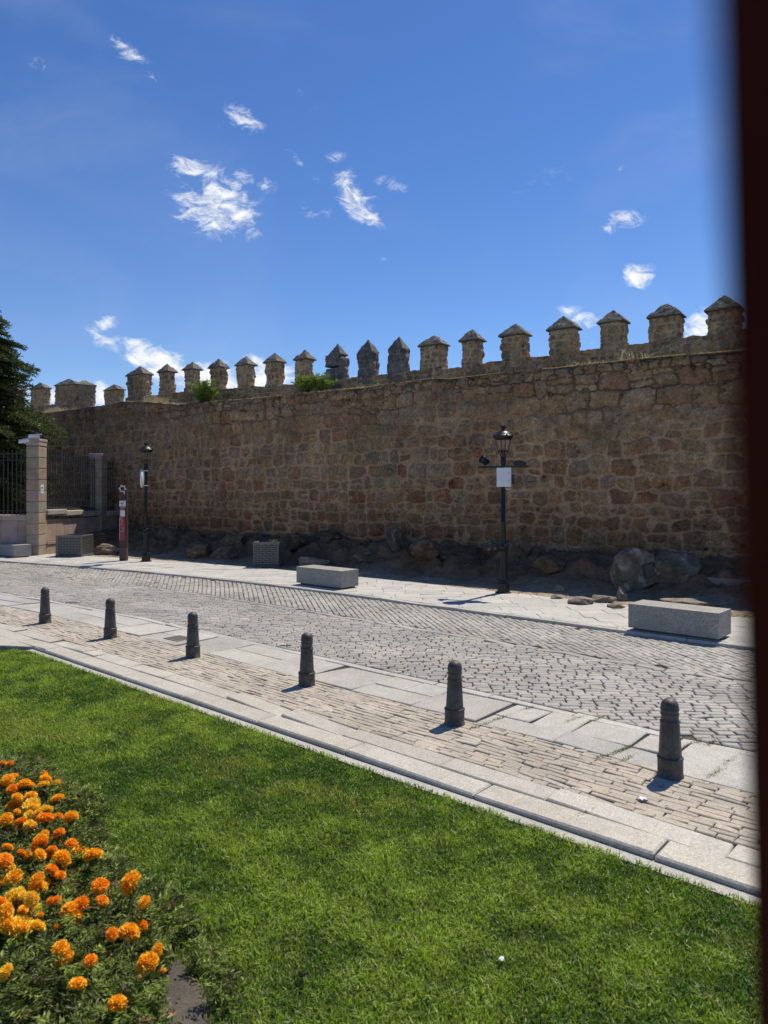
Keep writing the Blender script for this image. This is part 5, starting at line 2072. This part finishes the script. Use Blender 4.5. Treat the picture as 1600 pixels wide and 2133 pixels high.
# ------------------------------------------------------------------ rocks
def rock_mesh(seed, cuts=14, pt=(.16, .14, .125), lich=.25):
    bm = bmesh.new()
    bmesh.ops.create_icosphere(bm, subdivisions=5, radius=1)
    rr_ = random.Random(seed)
    planes = []
    for k in range(cuts):
        n_ = Vector((rr_.gauss(0, 1), rr_.gauss(0, 1), rr_.gauss(.2, .8))).normalized()
        planes.append((n_, rr_.uniform(.5, .85)))
    of = Vector((seed * 3.1, seed * 1.7, 0))
    cs = []
    for v in bm.verts:
        c_ = v.co.copy()
        for n_, d_ in planes:
            e = c_.dot(n_) - d_
            if e > 0: c_ -= n_ * e * .97
        n1 = mnoise.fractal(c_ * 1.8 + of, 1, 2, 5)
        n2 = mnoise.fractal(c_ * 6 + of, 1, 2, 4)
        c_ *= 1 + .10 * n1 + .035 * n2 - .05 * max(0, .12 - abs(mnoise.fractal(c_ * 2.2 + of * 3, 1, 2, 4))) / .12
        v.co = c_
        k = 1 + .45 * n1 + .3 * n2
        q = Vector(pt) * max(.35, k)
        l_ = mnoise.fractal(c_ * 3.0 + of * 2, 1, 2, 5)
        if l_ > .3: q = q.lerp(Vector((.33, .32, .29)), min(1, (l_ - .3) * 4) * lich * 2)
        cs.append(tuple(q))
    me_ = bpy.data.meshes.new('boulder')
    bm.to_mesh(me_)
    bm.free()
    me_.polygons.foreach_set('use_smooth', [True] * len(me_.polygons))
    set_col(me_, np.array(cs, np.float32))
    me_.materials.append(M_ROCK)
    return me_


def boulder(px, py, wpx, hpx, label, seed, dep=.8, tilt=(0, 0, 0), pt=(.145, .095, .060), sink=.25, group='rocks at the foot of the wall', lich=.15, z=None):
    p_ = ground_hit(px, py) if z is None else gp(px, py, z)
    W_ = wpx / F * p_.y
    H_ = hpx / F * p_.y * (1 if wpx > 80 or group != 'rocks at the foot of the wall' else .84)
    o = link('boulder', rock_mesh(seed, pt=pt, lich=lich))
    dp_ = W_ * dep
    zz_ = p_.z + H_ * (.5 - sink / 2)
    o.location = (p_.x, p_.y + dp_ * .45, zz_)
    o.scale = (W_ * .60, dp_ * .6, H_ * .5 * (1 + sink) * 1.18)
    o.rotation_euler = tilt
    return tag(o, label, 'rock', group, 'thing')


pr = boulder(1338, 1232, 92, 84, 'large pale speckled boulder bearing a dark bronze plaque', 1, pt=(.155, .128, .096), lich=.4, dep=.7, sink=.15)
boulder(1428, 1226, 110, 66, 'wide dark rounded boulder beside the boulder with the plaque', 2, pt=(.125, .10, .076), lich=.4)
boulder(1083, 1174, 48, 58, 'pointed dark boulder standing just behind the lamp with the white cabinet', 3, tilt=(0, .2, 0))
boulder(1027, 1162, 46, 46, 'boulder dotted with white specks partly behind the lamp column', 4, lich=.9)
boulder(829, 1152, 50, 72, 'tall slanting boulder leaning against the wall foot', 5, tilt=(0, -.35, 0), pt=(.13, .095, .066))
boulder(884, 1156, 66, 46, 'broad flat-faced dark boulder between the slanting one and the lamp', 6)
boulder(757, 1172, 52, 32, 'low dark boulder on the bank behind the right end of the middle bench', 7)
boulder(648, 1184, 72, 30, 'half-buried rounded rock with a sunlit edge behind the middle bench', 8, pt=(.30, .235, .165), dep=.5)
boulder(466, 1164, 54, 36, 'round dark boulder midway between the far lamp and the planter', 9, pt=(.125, .09, .064))
boulder(414, 1163, 62, 34, 'dark angular boulder next to the far street lamp', 10)
boulder(482, 1139, 60, 32, 'dark boulder against the wall above the round one', 11, z=.42)
boulder(340, 1126, 56, 26, 'low dark rock at the wall foot behind the far street lamp', 12, z=.45)
boulder(214, 1156, 70, 24, 'long low brown rock between the planter and the rusty column sign', 13, pt=(.26, .20, .145), dep=.5)
boulder(1152, 1186, 66, 34, 'low dark rock on the shaded bank beyond the lamp with the white cabinet', 14)
boulder(690, 1140, 90, 34, 'broad black rock outcrop against the wall above the middle bench', 15, pt=(.10, .066, .042), z=.5)
boulder(610, 1140, 60, 34, 'rounded black rock against the wall above the planter weed', 16, pt=(.10, .066, .042), z=.5)
boulder(760, 1132, 70, 30, 'black rock at the wall foot left of the slanting boulder', 17, pt=(.085, .060, .042), z=.55)
boulder(935, 1166, 60, 24, 'low black rock on the bank left of the white specked boulder', 18, pt=(.085, .060, .042))
boulder(560, 1130, 60, 20, 'small dark rock at the wall directly above the planter', 19, pt=(.10, .07, .05), z=.5)
# sunlit stones along the pavement edge
SMALL = [(1212, 1262, 52, 20, 'flat brown stone at the sunny edge of the bank, nearest the lamp with the cabinet'), (1262, 1258, 44, 18, 'flat brown stone between two others at the sunny bank edge'), (1300, 1252, 34, 26, 'rounded grey-brown stone just left of the bench by the leaning post'),
         (1172, 1234, 30, 14, 'small dark stone on the bank behind the lamp shadow'), (1160, 1250, 26, 10, 'tiny flat stone at the pavement edge near the lamp'), (1290, 1270, 44, 12, 'low stone touching the pavement beside the right bench')]
for k, (px, py, a, b_, lb) in enumerate(SMALL):
    boulder(px, py, a, b_, lb, 30 + k, pt=(.25, .205, .16), group='stones along the bank edge', lich=.3, sink=.3)
boulder(1460, 1266, 170, 20, 'long flat rock ledge behind the bench by the leaning post', 40, pt=(.27, .225, .17), group='stones along the bank edge', dep=.35, sink=.5)
# stone steps by the wall at the right
sp_ = ground_hit(1530, 1262)
st_ = thing('stone_step', 'dark stone steps against the wall foot behind the leaning post', 'steps', (sp_.x + .25, sp_.y + .7, sp_.z), -.62)
o = MB().box((0, 0, .02), (1.1, .5, .30), bev=.02).box((.1, .42, .22), (1.1, .5, .36), bev=.02).build('tread', M_PILLAR, st_)
set_col(o.data, np.tile((.22, .17, .14), (len(o.data.vertices), 1)))

# plaque lies on the boulder's street face
from mathutils.bvhtree import BVHTree
MW = Matrix.LocRotScale(pr.location, pr.rotation_euler, pr.scale)
bv = BVHTree.FromPolygons([MW @ v.co for v in pr.data.vertices], [tuple(p_.vertices) for p_ in pr.data.polygons])


def rhit(px, py):
    return bv.ray_cast(Vector((0, 0, CAMZ)), Vector(((px - 800) / F, 1, (HOR - py) / F)).normalized())


c0, nn = Vector(), Vector()
for (px, py) in ((1342, 1178), (1358, 1178), (1350, 1188), (1346, 1198), (1362, 1198)):
    h_ = rhit(px, py)
    if h_[0] is not None: c0 += h_[0]; nn += h_[1]
c0 /= 5
nn.normalize()
if nn.y > 0: nn = -nn
upv = Vector((-.28, 0, 1)); upv = (upv - nn * upv.dot(nn)).normalized()
rt_ = upv.cross(nn)
MP = Matrix((rt_, -nn, upv)).transposed().to_4x4()
MP.translation = c0 - nn * .012
plq = MB().box((0, 0, 0), (.235, .08, .29), bev=.004, M=MP).build('plaque', M_PLAQUE)
plq2 = MB().box((0, -.0415, .0), (.205, .004, .255), M=MP).build('plaque_face', mat_plain('plaque_field', (.06, .07, .07), rough=.4, metal=.3), plq)
plq.parent = pr
plq.matrix_parent_inverse = MW.inverted()

# loose gravel and leaf litter along the edge of the bank
ng = 3600
sg_ = rng.uniform(-24, 7, ng)
dg_ = 8.84 + np.abs(rng.normal(0, .42, ng))
gx_, gy_ = sd_xy(sg_, dg_)
gz2_ = bank_z(gx_, gy_)
gv, gf, gc = [], [], []
for i in range(ng):
    r_ = .008 + .02 * rng.random() ** 2.2
    b0 = len(gv)
    a0 = rng.uniform(0, 6)
    for k in range(4):
        a = a0 + k * math.pi / 2 + rng.uniform(-.4, .4)
        gv.append((gx_[i] + r_ * 1.3 * math.cos(a), gy_[i] + r_ * math.sin(a), gz2_[i] - .004))
    gv.append((gx_[i] + rng.uniform(-.3, .3) * r_, gy_[i], gz2_[i] + r_ * rng.uniform(.4, 1)))
    for k in range(4): gf.append((b0 + k, b0 + (k + 1) % 4, b0 + 4))
    gc += [np.array(((.50, .43, .32), (.36, .28, .19), (.28, .22, .16))[int(rng.integers(3))]) * rng.uniform(.7, 1.2)] * 5
tag(link('gravel', mesh_np('gravel', np.array(gv), np.array(gf), np.array(gc)), M_DIRT), kind='stuff')

# ------------------------------------------------------------------ small things
p = gp(372, 1330.5, 0)
dc = thing('drain_cover', 'small rusty iron drain cover set in the granite slabs', 'drain cover', (p.x, p.y, 0), math.atan2(ES[1], ES[0]))
fr = MB()
fr.box((0, .16, .004), (.46, .03, .012)).box((0, -.16, .004), (.46, .03, .012)).box((.215, 0, .004), (.03, .29, .012)).box((-.215, 0, .004), (.03, .29, .012))
fr.box((0, 0, -.004), (.40, .29, .008))
M_DRAIN = mat_plain('worn_iron', (.17, .145, .12), rough=.7, nscale=30, namt=.3)
fr.build('frame', M_DRAIN, dc)
dc.scale = (.8, .8, 1)
gr = MB()
for k in range(9):
    gr.box((-.176 + k * .044, 0, .005), (.024, .288, .008))
gr.build('grating', M_DRAIN, dc)

p = gp(1340, 1667, 0)
m_ = MB()
bm = bmesh.new()
bmesh.ops.create_grid(bm, x_segments=6, y_segments=5, size=.5)
for v in bm.verts:
    v.co = Vector((v.co.x * .062, v.co.y * .045, .012 + .012 * mnoise.noise(v.co * 3)))
m_.bm(bm)
o = m_.build('paper_scrap', M_WHITE)
o.location = (p.x, p.y, .004); o.rotation_euler = (0, 0, .4)
tag(o, 'small crumpled scrap of white paper on the tan pavers', 'litter')
p = gp(1045, 1997, LZ + .04)
m_ = MB()
bm = bmesh.new()
bmesh.ops.create_icosphere(bm, subdivisions=3, radius=1)
for v in bm.verts:
    v.co = Vector((v.co.x * .014, v.co.y * .011, v.co.z * .007)) * (1 + .45 * mnoise.noise(v.co * 2.2))
m_.bm(bm)
o = m_.build('paper_scrap', M_WHITE)
o.location = p; o.rotation_euler = (.2, .1, .7)
tag(o, 'tiny crumpled white wrapper lying in the lawn grass', 'litter')


def dead_leaf(px, py, L, label, rz, col, tilt=.5):
    p_ = gp(px, py, LZ + .045)
    n_ = 9
    vs, fs = [], []
    for i in range(n_):
        t_ = i / (n_ - 1)
        w_ = .42 * math.sin(math.pi * min(1, t_ * .92 + .06)) ** .8
        for k, s_ in enumerate((-1, -.5, 0, .5, 1)):
            vs.append(((t_ - .5) * L, s_ * w_ * L * .5, L * (.22 * abs(s_) ** 1.5 + .18 * (t_ - .5) ** 2 + .04 * math.sin(9 * t_ + 3 * s_))))
    for i in range(n_ - 1):
        for k in range(4):
            fs.append((i * 5 + k, i * 5 + 5 + k, i * 5 + 6 + k, i * 5 + 1 + k))
    m2 = MB().add(vs, fs, True)
    m2.tube([(-.5 * L, 0, .05 * L), (-.75 * L, .03 * L, .12 * L)], L * .02, 5)
    o_ = m2.build('dead_leaf', mat_plain('dead_leaf', col, rough=.7, nscale=60, namt=.3))
    o_.location = p_
    o_.rotation_euler = (tilt, .4, rz)
    return tag(o_, label, 'leaf')


dead_leaf(627, 2036, .075, 'curled dry brown leaf lying on the lawn', 2.2, (.16, .09, .045), .8)
dead_leaf(345, 2120, .10, 'curled pale brown leaf at the muddy edge of the flower bed', 1.2, (.30, .19, .12))

# stones on the bare mud beside the bed
for k, (px, py, sz_, lb) in enumerate(((355, 1992, .05, 'small pinkish pebble on the mud at the tip of the flower bed'), (328, 2058, .032, 'small white pebble beside the marigold foliage'))):
    p_ = gp(px, py, LZ + .02)
    o = link('pebble', rock_mesh(70 + k, pt=((.36, .30, .26), (.6, .58, .55))[k], lich=.1))
    o.location = p_
    o.scale = (sz_ * .5, sz_ * .42, sz_ * .36)
    tag(o, lb, 'pebble', None, 'thing')

# ------------------------------------------------------------------ leaning post close to the lens
E0 = Vector((.0393, .085, .0589 + CAMZ))
ED3 = Vector((.1457, .265, -.3211))
tb0 = -.22
tb1 = (CAMZ + .0589 + .10) / .3211
W3, D3 = Vector((.075, 0, 0)), Vector((.032, .036, 0))
vs = []
for t_ in np.linspace(tb0, tb1, 9):
    q = E0 + ED3 * t_
    vs += [q, q + W3, q + W3 + D3, q + D3]
fs = [(3, 2, 1, 0)]
for i in range(8):
    for k in range(4):
        k2 = (k + 1) % 4
        fs.append((4 * i + k, 4 * i + k2, 4 * i + 4 + k2, 4 * i + 4 + k))
fs.append((32, 33, 34, 35))
ft = E0 + ED3 * ((CAMZ + .0589 - LZ) / .3211)
pm = MB().add(vs, fs)
pm.box((ft.x + .05, ft.y + .02, LZ + .006), (.22, .20, .012))
tag(pm.build('post', M_POST), 'dark maroon leaning post very close to the viewer and out of focus', 'post', kind='thing')
